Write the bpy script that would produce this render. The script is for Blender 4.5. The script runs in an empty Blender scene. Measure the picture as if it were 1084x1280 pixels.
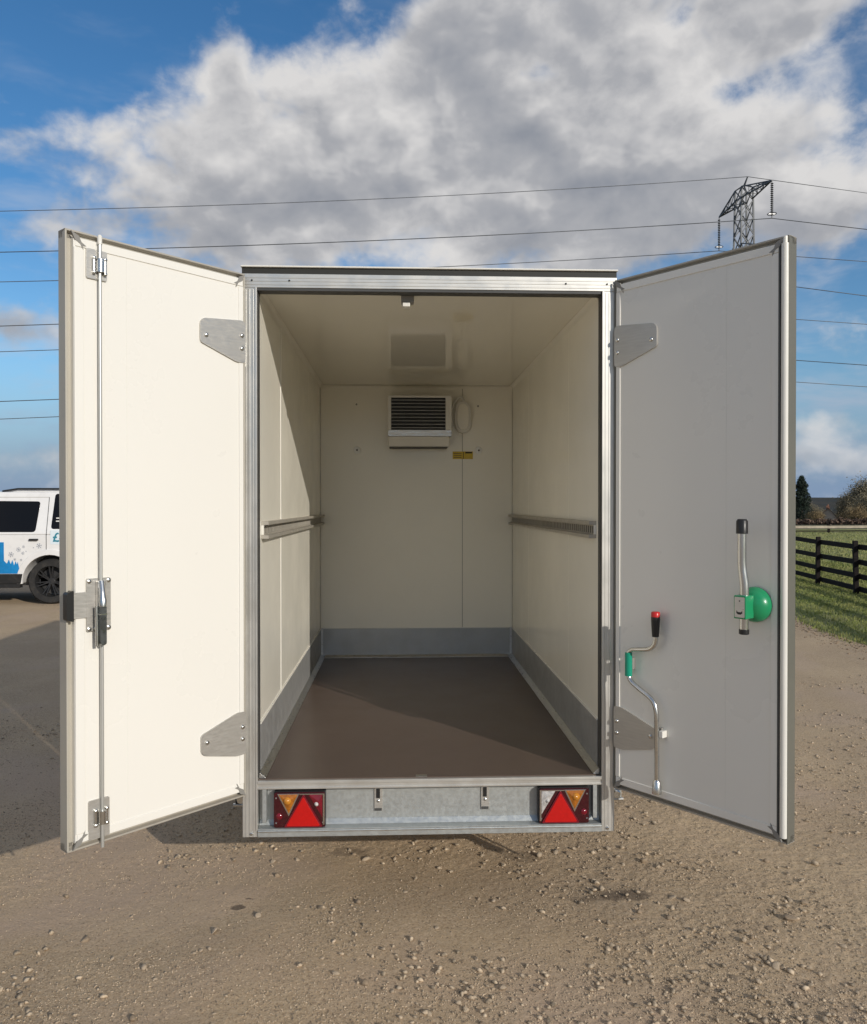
import bpy, bmesh, math, random
import numpy as np
from mathutils import Vector, Matrix
R = math.radians
random.seed(7); rng = np.random.default_rng(7)
scn = bpy.context.scene
COL = scn.collection

# ------------------------------------------------------------------ camera
CAM = Vector((-0.126, -3.22, 1.62)); YAW = R(2.41); PITCH = R(-0.45); FPX = 1020.0
cam = bpy.data.cameras.new('camera'); camo = bpy.data.objects.new('camera', cam); COL.objects.link(camo)
camo.location = CAM; camo.rotation_euler = (R(90) + PITCH, 0, -YAW)
cam.sensor_fit = 'HORIZONTAL'; cam.sensor_width = 36; cam.lens = 36 * FPX / 1084
cam.clip_start = 0.05; cam.clip_end = 6000
scn.camera = camo

# ------------------------------------------------------------------ light
SUN_AZ = 36.0      # degrees right of straight behind the trailer's rear
SUN_EL = 19.6
sdir = Vector((math.sin(R(SUN_AZ)) * math.cos(R(SUN_EL)), -math.cos(R(SUN_AZ)) * math.cos(R(SUN_EL)), math.sin(R(SUN_EL))))
sl = bpy.data.lights.new('sun', 'SUN'); sl.energy = 2.8; sl.angle = R(0.5); sl.color = (1.0, 0.94, 0.85)
so = bpy.data.objects.new('sun', sl); COL.objects.link(so)
so.rotation_euler = (-sdir).to_track_quat('-Z', 'Y').to_euler(); so.location = (20, -25, 15)
scn.view_settings.view_transform = 'Standard'; scn.view_settings.look = 'None'
scn.view_settings.exposure = 0.18; scn.view_settings.gamma = 1.0; scn.view_settings.use_curve_mapping = False
scn.cycles.max_bounces = 10; scn.cycles.diffuse_bounces = 6; scn.cycles.glossy_bounces = 6
scn.cycles.sample_clamp_indirect = 6.0
scn.cycles.caustics_reflective = True; scn.cycles.caustics_refractive = False


class NT:
    """small helper to write node trees"""
    def __init__(s, tree): s.t = tree; s.n = tree.nodes; s.l = tree.links
    def new(s, typ, **kw):
        n = s.n.new(typ)
        for k, v in kw.items():
            if k.startswith('_'): setattr(n, k[1:], v)
        return n
    def val(s, sock, v):
        if isinstance(v, bpy.types.NodeSocket): s.l.new(v, sock)
        elif v is not None: sock.default_value = v
    def math(s, op, a, b=None, c=None, clamp=False):
        n = s.n.new('ShaderNodeMath'); n.operation = op; n.use_clamp = clamp
        for i, v in enumerate((a, b, c)):
            if v is not None: s.val(n.inputs[i], v)
        return n.outputs[0]
    def vmath(s, op, a, b=None, scale=None):
        n = s.n.new('ShaderNodeVectorMath'); n.operation = op
        s.val(n.inputs[0], a)
        if b is not None: s.val(n.inputs[1], b)
        if scale is not None: s.val(n.inputs['Scale'], scale)
        return n.outputs['Value'] if op in ('LENGTH', 'DOT_PRODUCT', 'DISTANCE') else n.outputs[0]
    def noise(s, vec, scale, detail=4, rough=0.5, dist=0.0, lac=2.0):
        n = s.n.new('ShaderNodeTexNoise'); s.val(n.inputs['Vector'], vec)
        n.inputs['Scale'].default_value = scale; n.inputs['Detail'].default_value = detail
        n.inputs['Roughness'].default_value = rough; n.inputs['Distortion'].default_value = dist
        n.inputs['Lacunarity'].default_value = lac
        return n.outputs['Fac']
    def mapr(s, v, a, b, c=0.0, d=1.0, smooth=True):
        n = s.n.new('ShaderNodeMapRange'); n.interpolation_type = 'SMOOTHSTEP' if smooth else 'LINEAR'
        s.val(n.inputs[0], v)
        for i, x in enumerate((a, b, c, d)): s.val(n.inputs[i + 1], x)
        return n.outputs[0]
    def mix(s, f, a, b, mode='MIX'):
        n = s.n.new('ShaderNodeMix'); n.data_type = 'RGBA'; n.blend_type = mode
        s.val(n.inputs[0], f)
        for i, v in ((6, a), (7, b)):
            if isinstance(v, (tuple, list)): v = tuple(v) + ((1,) if len(v) == 3 else ())
            s.val(n.inputs[i], v)
        return n.outputs[2]
    def xyz(s, x, y, z):
        n = s.n.new('ShaderNodeCombineXYZ')
        for i, v in enumerate((x, y, z)): s.val(n.inputs[i], v)
        return n.outputs[0]
    def sep(s, v):
        n = s.n.new('ShaderNodeSeparateXYZ'); s.l.new(v, n.inputs[0]); return n.outputs

# ------------------------------------------------------------------ sky
def build_world():
    w = bpy.data.worlds.new('World'); scn.world = w; w.use_nodes = True
    T = NT(w.node_tree); T.n.clear()
    out = T.new('ShaderNodeOutputWorld'); bg = T.new('ShaderNodeBackground')
    T.l.new(bg.outputs[0], out.inputs[0])
    sky = T.new('ShaderNodeTexSky'); sky.sky_type = 'NISHITA'; sky.sun_disc = False
    sky.sun_elevation = R(SUN_EL); sky.sun_rotation = R(180 - SUN_AZ)
    sky.altitude = 60; sky.air_density = 1.0; sky.dust_density = 0.2; sky.ozone_density = 3.0
    tc = T.new('ShaderNodeTexCoord'); d = T.vmath('NORMALIZE', tc.outputs['Generated'])
    x, y, z = T.sep(d)
    az = T.math('ARCTAN2', x, y); el = T.math('ARCSINE', z)
    # cloud masses: bearing, elevation, half width, half height (degrees), weight
    G = [(-3, 22.0, 15, 6.6, .95), (-10.5, 19.5, 9, 4.6, .62), (5.6, 26.2, 12, 6.4, .85), (13.0, 19.0, 14, 5.8, .74), (24.5, 28.0, 10, 5.5, .72), (3.4, 29.6, 7, 3.2, .45),
         (17.5, 31.0, 10, 3.4, .62), (26.1, 20.0, 9, 4.6, .52), (-17.0, 22.6, 3.2, 3.4, .42), (-12.0, 26.8, 1.6, 2.9, .95), (-21, 17.4, 7, 1.4, .48), (-24, 29.4, 2.4, 1.9, .80), (-25.0, 21.6, 1.8, 1.1, .6),
         (-24.7, 11, 4.5, 1.5, .75), (-24.7, 2.8, 9, 1.9, .85), (28, 4.8, 3.0, 1.5, .9), (28, 2.6, 6, 1.0, .8), (28, 17.5, 5, 2.0, .25),
         (9, 27.4, 2.6, 1.0, -.7), (21.8, 25.4, 2.0, .8, -.6), (28.0, 25.5, 3.4, 1.6, -.55), (19, 29.6, 1.6, .8, -.35), (-21.5, 25.6, 4.0, 2.6, -.55), (-25.5, 21, 3.5, 3.0, -.35), (-6, 31.5, 5, 2.4, -.45), (-16, 31, 6, 2.6, -.4)]
    p2 = T.xyz(az, T.math('MULTIPLY', el, 1.35), 0.0)
    w1 = T.new('ShaderNodeTexNoise'); T.l.new(p2, w1.inputs['Vector']); w1.inputs['Scale'].default_value = 9.0; w1.inputs['Detail'].default_value = 4
    warp = T.vmath('SCALE', T.vmath('SUBTRACT', w1.outputs['Color'], (0.5, 0.5, 0.5)), scale=0.075)
    wx, wy, _ = T.sep(T.vmath('ADD', p2, warp))
    cov = None
    for a, e, ra, re, wt in G:
        u = T.math('DIVIDE', T.math('SUBTRACT', wx, R(a)), R(ra)); v = T.math('DIVIDE', T.math('SUBTRACT', wy, R(e) * 1.35), R(re) * 1.35)
        q = T.math('ADD', T.math('MULTIPLY', u, u), T.math('MULTIPLY', v, v))
        g = T.math('MULTIPLY', T.math('POWER', 2.718, T.math('MULTIPLY', q, -1.0)), wt)
        cov = g if cov is None else T.math('ADD', cov, g)
    # the same broken cloud goes on all round
    side = T.mapr(T.math('ABSOLUTE', T.math('SUBTRACT', az, R(2))), R(33), R(52))
    high = T.mapr(el, R(34), R(46)); rest = T.math('MAXIMUM', side, high)
    broad = T.mapr(T.noise(T.vmath('MULTIPLY', d, (1, 1, 1.6)), 2.2, 3, .5), .40, .64, 0.0, 1.1)
    cov = T.math('ADD', T.math('MULTIPLY', cov, T.math('SUBTRACT', 1.0, rest)), T.math('MULTIPLY', rest, broad))
    p3 = T.vmath('ADD', T.vmath('MULTIPLY', d, (1, 1, 1.35)), T.vmath('SCALE', warp, scale=.5))
    n0 = T.noise(p3, 8.5, 8, .58)
    sd = T.math('SUBTRACT', T.math('ADD', cov, T.math('MULTIPLY', T.math('SUBTRACT', n0, .5), 3.0)), .46)
    alpha = T.mapr(sd, -.30, .55)
    # lit from above and behind: compare the density with the density a little towards the sun
    n1 = T.noise(T.vmath('ADD', p3, (0.010, -0.010, 0.026)), 8.5, 4, .52)
    n0s = T.noise(p3, 8.5, 4, .52)
    lit = T.math('MULTIPLY', T.math('SUBTRACT', n0s, n1), 2.4)
    thick = T.mapr(sd, .10, 1.05)
    body = T.noise(p3, 3.6, 2, .45)
    sh = T.math('ADD', T.math('SUBTRACT', .84, T.math('MULTIPLY', thick, .37)), lit)
    sh = T.math('ADD', sh, T.mapr(el, R(14), R(30), -.10, .13))      # sunlit tops, grey bases
    sh = T.math('ADD', sh, T.math('MULTIPLY', T.math('SUBTRACT', body, .5), .95), clamp=True)
    cr = T.new('ShaderNodeValToRGB'); T.l.new(sh, cr.inputs[0])
    cr.color_ramp.elements[0].position = .10; cr.color_ramp.elements[0].color = (.245, .262, .300, 1)
    cr.color_ramp.elements[1].position = 1.0; cr.color_ramp.elements[1].color = (.62, .61, .605, 1)
    e = cr.color_ramp.elements.new(.55); e.color = (.355, .362, .385, 1)
    hs = T.new('ShaderNodeHueSaturation'); hs.inputs['Saturation'].default_value = SKY_SAT; hs.inputs['Value'].default_value = SKY_S; T.l.new(sky.outputs[0], hs.inputs['Color'])
    skyc = hs.outputs[0]
    # veil of thin high cloud, thicker low down
    veil = T.math('MULTIPLY', T.mapr(T.noise(T.vmath('MULTIPLY', p3, (1, 1, 2.6)), 7, 4, .6), .46, .78), T.mapr(el, R(30), R(8), .10, .60))
    vg = T.math('POWER', 2.718, T.math('MULTIPLY', T.math('ADD', T.math('POWER', T.math('DIVIDE', T.math('SUBTRACT', wx, R(25)), R(11)), 2.0), T.math('POWER', T.math('DIVIDE', T.math('SUBTRACT', wy, R(22) * 1.35), R(9)), 2.0)), -1.0))
    veil = T.math('ADD', veil, T.math('MULTIPLY', vg, T.mapr(n0, .36, .60, .1, .75)), clamp=True)
    base = T.mix(veil, skyc, (.47, .50, .56))
    # distant blue-grey cloud bank along the horizon
    base = T.mix(T.mapr(T.math('ADD', el, T.math('MULTIPLY', T.math('SUBTRACT', body, .5), .05)), R(1.0), R(11), .92, 0.0), base, (.160, .245, .400))
    low = T.mapr(el, R(1), R(10), .62, 1.0)
    T.l.new(T.mix(T.math('MULTIPLY', alpha, low), base, cr.outputs[0]), bg.inputs[0])
    bg.inputs[1].default_value = 1.0
    w.cycles.sampling_method = 'MANUAL'; w.cycles.sample_map_resolution = 512
SKY_S = 0.10; SKY_SAT = 1.22
build_world()

# ------------------------------------------------------------------ mesh helpers
class MB:
    def __init__(s): s.v = []; s.f = []
    def add(s, vs, fs):
        o = len(s.v); s.v += [tuple(p) for p in vs]; s.f += [tuple(i + o for i in f) for f in fs]; return s
    def box(s, x0, x1, y0, y1, z0, z1):
        return s.add([(x0, y0, z0), (x1, y0, z0), (x1, y1, z0), (x0, y1, z0), (x0, y0, z1), (x1, y0, z1), (x1, y1, z1), (x0, y1, z1)],
                     [(0, 3, 2, 1), (4, 5, 6, 7), (0, 1, 5, 4), (1, 2, 6, 5), (2, 3, 7, 6), (3, 0, 4, 7)])
    def bar(s, a, b, wx, wy=None, n=4, up=(0, 0, 1)):
        """straight bar a-b; n=4 square section wx*wy, else round of radius wx"""
        a = Vector(a); b = Vector(b); d = (b - a).normalized(); up = Vector(up)
        if abs(d.dot(up)) > .98: up = Vector((1, 0, 0))
        u = d.cross(up).normalized(); w = u.cross(d)
        if n == 4:
            wy = wy or wx; offs = [(-wx / 2, -wy / 2), (wx / 2, -wy / 2), (wx / 2, wy / 2), (-wx / 2, wy / 2)]
        else: offs = [(wx * math.cos(2 * math.pi * i / n), wx * math.sin(2 * math.pi * i / n)) for i in range(n)]
        m = len(offs); vs = [a + u * p + w * q for p, q in offs] + [b + u * p + w * q for p, q in offs]
        return s.add(vs, [(i, (i + 1) % m, m + (i + 1) % m, m + i) for i in range(m)] + [tuple(range(m))[::-1], tuple(range(m, 2 * m))])
    def tube(s, pts, rad, n=10, cap=True):
        pts = [Vector(p) for p in pts]; rr = rad if isinstance(rad, (list, tuple)) else [rad] * len(pts)
        up = Vector((0, 0, 1)); rings = []; prev = None
        for i, p in enumerate(pts):
            d = (pts[min(i + 1, len(pts) - 1)] - pts[max(i - 1, 0)]).normalized()
            if prev is None:
                k = up if abs(d.dot(up)) < .95 else Vector((1, 0, 0)); u = d.cross(k).normalized()
            else: u = (prev - d * prev.dot(d)).normalized()
            prev = u; w = d.cross(u)
            rings.append([p + (u * math.cos(2 * math.pi * j / n) + w * math.sin(2 * math.pi * j / n)) * rr[i] for j in range(n)])
        vs = [v for r in rings for v in r]; fs = []
        for i in range(len(rings) - 1):
            for j in range(n): fs.append((i * n + j, i * n + (j + 1) % n, (i + 1) * n + (j + 1) % n, (i + 1) * n + j))
        if cap: fs += [tuple(range(n))[::-1], tuple(range((len(rings) - 1) * n, len(rings) * n))]
        return s.add(vs, fs)
    def prism(s, poly, fn, t0, t1):
        """polygon of (a,b); fn(a,b,t)->xyz; extruded from t0 to t1"""
        m = len(poly); vs = [fn(a, b, t0) for a, b in poly] + [fn(a, b, t1) for a, b in poly]
        return s.add(vs, [tuple(range(m))[::-1], tuple(range(m, 2 * m))] + [(i, (i + 1) % m, m + (i + 1) % m, m + i) for i in range(m)])
    def lathe(s, prof, fn, n=24):
        """prof of (r,h); fn(x,y,h)->xyz"""
        vs = []; fs = []; m = len(prof)
        for i in range(n):
            a = 2 * math.pi * i / n
            for r, h in prof: vs.append(fn(r * math.cos(a), r * math.sin(a), h))
        for i in range(n):
            k = (i + 1) % n
            for j in range(m - 1): fs.append((i * m + j, k * m + j, k * m + j + 1, i * m + j + 1))
        return s.add(vs, fs)
    def mesh(s, name, smooth=0):
        me = bpy.data.meshes.new(name); me.from_pydata(s.v, [], s.f)
        bm = bmesh.new(); bm.from_mesh(me)
        big = [f for f in bm.faces if len(f.verts) > 4]
        bmesh.ops.recalc_face_normals(bm, faces=bm.faces)
        if big: bmesh.ops.triangulate(bm, faces=big)
        bm.to_mesh(me); bm.free()
        if smooth:
            me.polygons.foreach_set('use_smooth', [True] * len(me.polygons)); me.set_sharp_from_angle(angle=R(smooth))
        me.update(); return me
    def build(s, name, mat, parent=None, bevel=0, smooth=0, seg=2):
        me = s.mesh(name, smooth or (40 if bevel else 0)); o = link(name, me, mat, parent)
        if bevel:
            b = o.modifiers.new('bevel', 'BEVEL'); b.width = bevel; b.segments = seg; b.limit_method = 'ANGLE'; b.angle_limit = R(35); b.harden_normals = True
        return o

def link(name, data, mat=None, parent=None):
    o = bpy.data.objects.new(name, data); COL.objects.link(o)
    if mat is not None and data is not None and not data.materials: data.materials.append(mat)
    if parent is not None: o.parent = parent
    return o
def empty(name, loc=(0, 0, 0), rz=0, parent=None):
    o = link(name, None, None, parent); o.location = loc; o.rotation_euler = (0, 0, rz); o.empty_display_size = .2; return o
def tag(o, label, cat, group=None):
    o['label'] = label; o['category'] = cat
    if group: o['group'] = group
    return o
def structure(o): o['kind'] = 'structure'; return o
def stuff(o, label=None, cat=None):
    o['kind'] = 'stuff'
    if label: o['label'] = label
    if cat: o['category'] = cat
    return o
def np_mesh(name, v, f, smooth=False):
    """fast mesh from numpy arrays, f is (n,3) or (n,4)"""
    me = bpy.data.meshes.new(name); k = f.shape[1]
    me.vertices.add(len(v)); me.vertices.foreach_set('co', np.ascontiguousarray(v, dtype=np.float32).ravel())
    me.loops.add(f.size); me.loops.foreach_set('vertex_index', np.ascontiguousarray(f, dtype=np.int32).ravel())
    me.polygons.add(len(f)); me.polygons.foreach_set('loop_start', np.arange(0, f.size, k, dtype=np.int32))
    if smooth: me.polygons.foreach_set('use_smooth', np.ones(len(f), dtype=bool))
    me.update(calc_edges=True); me.validate(); return me
def arc(cx, cy, r, a0, a1, n): return [(cx + r * math.cos(R(a0 + (a1 - a0) * i / n)), cy + r * math.sin(R(a0 + (a1 - a0) * i / n))) for i in range(n + 1)]
def rrect(x0, x1, y0, y1, r, n=4):
    return arc(x1 - r, y1 - r, r, 0, 90, n) + arc(x0 + r, y1 - r, r, 90, 180, n) + arc(x0 + r, y0 + r, r, 180, 270, n) + arc(x1 - r, y0 + r, r, 270, 360, n)
def rpoly(pts, r, n=4):
    """rounded polygon"""
    out = []; m = len(pts)
    for i in range(m):
        p = Vector(pts[i]); a = (Vector(pts[i - 1]) - p); b = (Vector(pts[(i + 1) % m]) - p)
        ra = min(r, a.length * .45, b.length * .45); A = p + a.normalized() * ra; B = p + b.normalized() * ra
        for k in range(n + 1):
            t = k / n; out.append(tuple(A * (1 - t) ** 2 + p * 2 * t * (1 - t) + B * t * t))
    return out

# ------------------------------------------------------------------ materials
def mat(name, base, rough=.5, metal=0, spec=.5, coat=0, var=0.0, vscale=3.0, bump=0.0, bscale=60.0, rvar=0.0, trans=0, ior=1.45, emit=None, stretch=None, dirt=0.0, detail=6, coords='Object'):
    m = bpy.data.materials.new(name); m.use_nodes = True; T = NT(m.node_tree); b = T.n['Principled BSDF']
    b.inputs['Roughness'].default_value = rough; b.inputs['Metallic'].default_value = metal
    b.inputs['Specular IOR Level'].default_value = spec; b.inputs['Coat Weight'].default_value = coat; b.inputs['Coat Roughness'].default_value = .08
    b.inputs['Transmission Weight'].default_value = trans; b.inputs['IOR'].default_value = ior
    tc = T.new('ShaderNodeTexCoord').outputs[coords]
    if stretch: tc = T.vmath('MULTIPLY', tc, stretch)
    col = tuple(base) + (1,)
    if var:
        n = T.noise(tc, vscale, detail, .6)
        c = T.mix(T.mapr(n, .3, .7), tuple(max(0, c * (1 - var)) for c in base), tuple(min(1, c * (1 + var)) for c in base)); col = c
    if dirt:
        n2 = T.noise(tc, 7.0, 8, .65, .5)
        c2 = T.mix(T.math('MULTIPLY', T.mapr(n2, .45, .8), dirt), col, (.20, .17, .13)); col = c2
    T.val(b.inputs['Base Color'], col)
    if rvar:
        T.l.new(T.mapr(T.noise(tc, vscale * 2.3, 6, .6), .3, .7, rough * (1 - rvar), min(1, rough * (1 + rvar))), b.inputs['Roughness'])
    if bump:
        bp = T.new('ShaderNodeBump'); bp.inputs['Strength'].default_value = 1.0; bp.inputs['Distance'].default_value = bump
        T.l.new(T.noise(tc, bscale, 5, .55), bp.inputs['Height']); T.l.new(bp.outputs[0], b.inputs['Normal'])
    if emit: b.inputs['Emission Color'].default_value = tuple(emit[:3]) + (1,); b.inputs['Emission Strength'].default_value = emit[3]
    return m
M = {}
M['grp'] = mat('white_grp', (.785, .762, .702), .30, spec=.5, var=.012, vscale=.7, bump=.0006, bscale=3.5, rvar=.25, detail=2)
M['grp_in'] = mat('white_lining', (.885, .85, .745), .18, spec=.5, var=.02, vscale=1.1, bump=.0006, bscale=3.5, rvar=.25, dirt=.015)
M['ceil'] = mat('ceiling_lining', (.80, .765, .665), .07, spec=.6, var=.02, vscale=1.0, bump=.0001, bscale=3, rvar=.2, coat=.3)
M['alu'] = mat('aluminium', (.62, .61, .59), .36, metal=1, var=.05, vscale=9, rvar=.3, bump=.0002, bscale=90, stretch=(1, 1, 8))
M['alu_matt'] = mat('anodised_aluminium', (.42, .39, .335), .5, metal=.25, var=.05, vscale=6, rvar=.25)
M['alu_white'] = mat('white_coated_aluminium', (.74, .72, .66), .38, var=.03, vscale=5, rvar=.3, dirt=.06)
M['galv'] = mat('galvanised_steel', (.47, .49, .48), .45, metal=.65, var=.06, vscale=30, rvar=.2, bump=.0001, bscale=60, detail=8, dirt=.06)
M['channel'] = mat('shade_dark_recess', (.022, .022, .018), .6)  # near-black tone carries the shade under the roof edge
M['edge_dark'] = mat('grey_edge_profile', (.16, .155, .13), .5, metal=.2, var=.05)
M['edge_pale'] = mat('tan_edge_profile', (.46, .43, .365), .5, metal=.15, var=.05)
M['rod'] = mat('zinc_plated_rod', (.56, .56, .53), .38, metal=.6, var=.03)
M['kick'] = mat('grey_kick_plate', (.43, .435, .43), .45, metal=.5, var=.05, vscale=7, rvar=.2, dirt=.06)
M['chrome'] = mat('zinc_steel', (.62, .62, .60), .24, metal=1, var=.02, vscale=12, rvar=.1)
M['steel_plate'] = mat('satin_steel_plate', (.52, .50, .46), .42, metal=.6, var=.05, vscale=14, rvar=.3, stretch=(1, 1, 10))
M['post'] = mat('satin_aluminium_profile', (.62, .605, .565), .42, metal=.7, var=.04, vscale=4, rvar=.2, dirt=.06)
M['deck'] = mat('brown_phenolic_deck', (.108, .076, .060), .30, spec=.45, var=.03, vscale=2, bump=.0003, bscale=420, rvar=.06)
M['rubber'] = mat('black_rubber', (.018, .018, .019), .55, var=.2, vscale=12, bump=.0005, bscale=80)
M['seal'] = mat('grey_rubber_seal', (.06, .06, .058), .5, var=.1)
M['plastic_bk'] = mat('black_plastic', (.02, .02, .02), .35, var=.1, bump=.0002, bscale=200)
M['plastic_wh'] = mat('white_plastic', (.74, .72, .66), .3, var=.03)
M['corner'] = mat('grey_corner_plastic', (.25, .24, .22), .5, var=.08)
M['green'] = mat('green_plastic', (.014, .27, .11), .32, var=.05, coat=.2)
M['green2'] = mat('green_sleeve', (.01, .30, .19), .3, var=.05)
M['red_pl'] = mat('red_plastic', (.55, .02, .02), .3, var=.05)
M['red_lens'] = mat('red_lens', (.17, .004, .014), .12, coat=.6, var=.15, vscale=60)
M['dark_lens'] = mat('dark_red_lens', (.045, .002, .006), .12, coat=.6, var=.2, vscale=60)
M['tri'] = mat('red_reflector', (.50, .004, .003), .35, coat=.12, var=.06, vscale=90, bump=.0010, bscale=260)
M['amber'] = mat('amber_lens', (.36, .12, .012), .12, coat=.6, var=.25, vscale=70)
M['clear'] = mat('clear_lens', (.48, .46, .44), .1, coat=.6, var=.3, vscale=60)
M['yellow'] = mat('yellow_sticker', (.62, .45, .05), .4, var=.1, vscale=30)
M['cap'] = mat('bright_white_cap', (.86, .86, .84), .3)
M['bulb'] = mat('orange_bulb_glass', (.55, .22, .02), .1, coat=.8)
M['ink'] = mat('black_print', (.02, .02, .02), .5)
M['coil'] = mat('cooling_coil_fins', (.012, .013, .013), .5, var=.3, vscale=60)
M['slat'] = mat('grey_slat', (.36, .37, .37), .4, var=.05)
M['tyre'] = mat('tyre_rubber', (.022, .021, .020), .8, var=.25, vscale=8, bump=.001, bscale=60, dirt=.25)
M['frame_bk'] = mat('black_chassis', (.03, .03, .032), .6, var=.2, vscale=9, dirt=.25)
M['carpaint'] = mat('white_car_paint', (.80, .79, .77), .25, coat=.6, var=.02, dirt=.10)
M['carglass'] = mat('dark_car_glass', (.006, .006, .007), .08, spec=.28)
M['cartrim'] = mat('black_car_trim', (.02, .02, .02), .45, var=.1, dirt=.15)
M['rim'] = mat('dark_grey_rim', (.045, .045, .046), .35, metal=.5, var=.1, dirt=.2)
M['decal_blue'] = mat('blue_decal', (.01, .22, .52), .35, var=.12, vscale=9)
M['decal_grey'] = mat('grey_snowflake_decal', (.36, .38, .42), .4)
M['decal_pale'] = mat('pale_blue_plate', (.70, .78, .82), .35)
M['decal_teal'] = mat('teal_print', (.03, .22, .30), .4)
M['timber'] = mat('dark_fence_timber', (.013, .010, .009), .8, spec=.2, var=.35, vscale=6, bump=.004, bscale=30, stretch=(6, 1, 6))
M['timber_pale'] = mat('weathered_pale_timber', (.40, .34, .26), .8, var=.2, vscale=4)
M['pylon'] = mat('weathered_tower_steel', (.13, .135, .14), .6, metal=.4, var=.15, vscale=.5)
M['insul'] = mat('dark_insulator_glass', (.05, .05, .052), .25, var=.1)
M['wire'] = mat('conductor', (.10, .105, .115), .5, metal=.3, var=.1)
M['brick'] = mat('red_brown_brick', (.26, .13, .085), .85, var=.25, vscale=3, coords='Object')
M['render_wall'] = mat('pale_rendered_wall', (.52, .42, .33), .85, var=.12, vscale=.6)
M['white_wall'] = mat('white_rendered_wall', (.78, .77, .74), .8, var=.05, vscale=.6)
M['tile'] = mat('clay_roof_tiles', (.15, .085, .06), .85, var=.3, vscale=2.5)
M['bark'] = mat('bark', (.09, .07, .055), .9, var=.3, vscale=8, bump=.01, bscale=20)
M['twig'] = mat('winter_twigs', (.22, .19, .125), .9, var=.3, vscale=1.5)
M['twig_warm'] = mat('russet_twigs', (.24, .175, .09), .9, var=.3, vscale=1.2)
M['hedge'] = mat('winter_hedge', (.15, .10, .07), .9, var=.35, vscale=.6)
M['conifer'] = mat('dark_conifer_needles', (.022, .035, .022), .85, var=.4, vscale=1.2)
M['stone'] = mat('pale_stone', (.44, .348, .245), .9, var=.22, vscale=40, bump=.0015, bscale=160)
M['stone2'] = mat('brown_stone', (.34, .256, .172), .9, var=.25, vscale=40, bump=.0015, bscale=160)
M['gravel'] = mat('loose_grit', (.39, .308, .215), .92, var=.6, vscale=45)

# ------------------------------------------------------------------ noise for terrain
def _hash(ix, iy, seed):
    n = (ix.astype(np.int64) * 374761393 + iy.astype(np.int64) * 668265263 + seed * 974634621) & 0xFFFFFFFF
    n = ((n ^ (n >> 13)) * 1274126177) & 0xFFFFFFFF; n = n ^ (n >> 16)
    return (n & 0xFFFFFF) / float(0xFFFFFF)
def vnoise(x, y, seed=0):
    ix = np.floor(x); iy = np.floor(y); fx = x - ix; fy = y - iy; fx = fx * fx * (3 - 2 * fx); fy = fy * fy * (3 - 2 * fy)
    a = _hash(ix, iy, seed); b = _hash(ix + 1, iy, seed); c = _hash(ix, iy + 1, seed); d = _hash(ix + 1, iy + 1, seed)
    return (a * (1 - fx) + b * fx) * (1 - fy) + (c * (1 - fx) + d * fx) * fy - .5
def fbm(x, y, octs=4, seed=0, gain=.5):
    s = 0; a = 1; f = 1
    for i in range(octs): s = s + a * vnoise(x * f + 17.3 * i, y * f - 9.1 * i, seed + i); a *= gain; f *= 2.03
    return s
def sstep(a, b, x): t = np.clip((x - a) / (b - a), 0, 1); return t * t * (3 - 2 * t)
def land(x, y):
    """broad lie of the land: level yard, paddock, then a dip towards the houses"""
    x = np.asarray(x, float); y = np.asarray(y, float)
    return -6.0 * sstep(50, 185, y) + .25 * fbm(x / 30, y / 30, 3, 5) * sstep(14, 40, np.hypot(x, y))
def gh(x, y):
    x = np.asarray(x, float); y = np.asarray(y, float)
    d = np.hypot(x, y + 1); near = 1 - sstep(5, 16, d)
    h = land(x, y) + .020 * fbm(x * .8, y * .8, 3, 11) * (1 - sstep(12, 30, d))
    rocky = sstep(-.15, .35, fbm(x * .9 + 3, y * .9, 3, 31) + .10 * np.clip(x, -2, 2))
    lumps = np.clip(fbm(x * 11, y * 11, 4, 41, .6), 0, 1)
    h = h + near * (.0045 * fbm(x * 5, y * 5, 3, 21) + (.0012 + .0035 * rocky) * lumps + (.0014 + .0026 * rocky) * fbm(x * 55, y * 55, 2, 51, .8))
    return h
def gz(x, y): return float(gh(np.array([x]), np.array([y]))[0])

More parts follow.
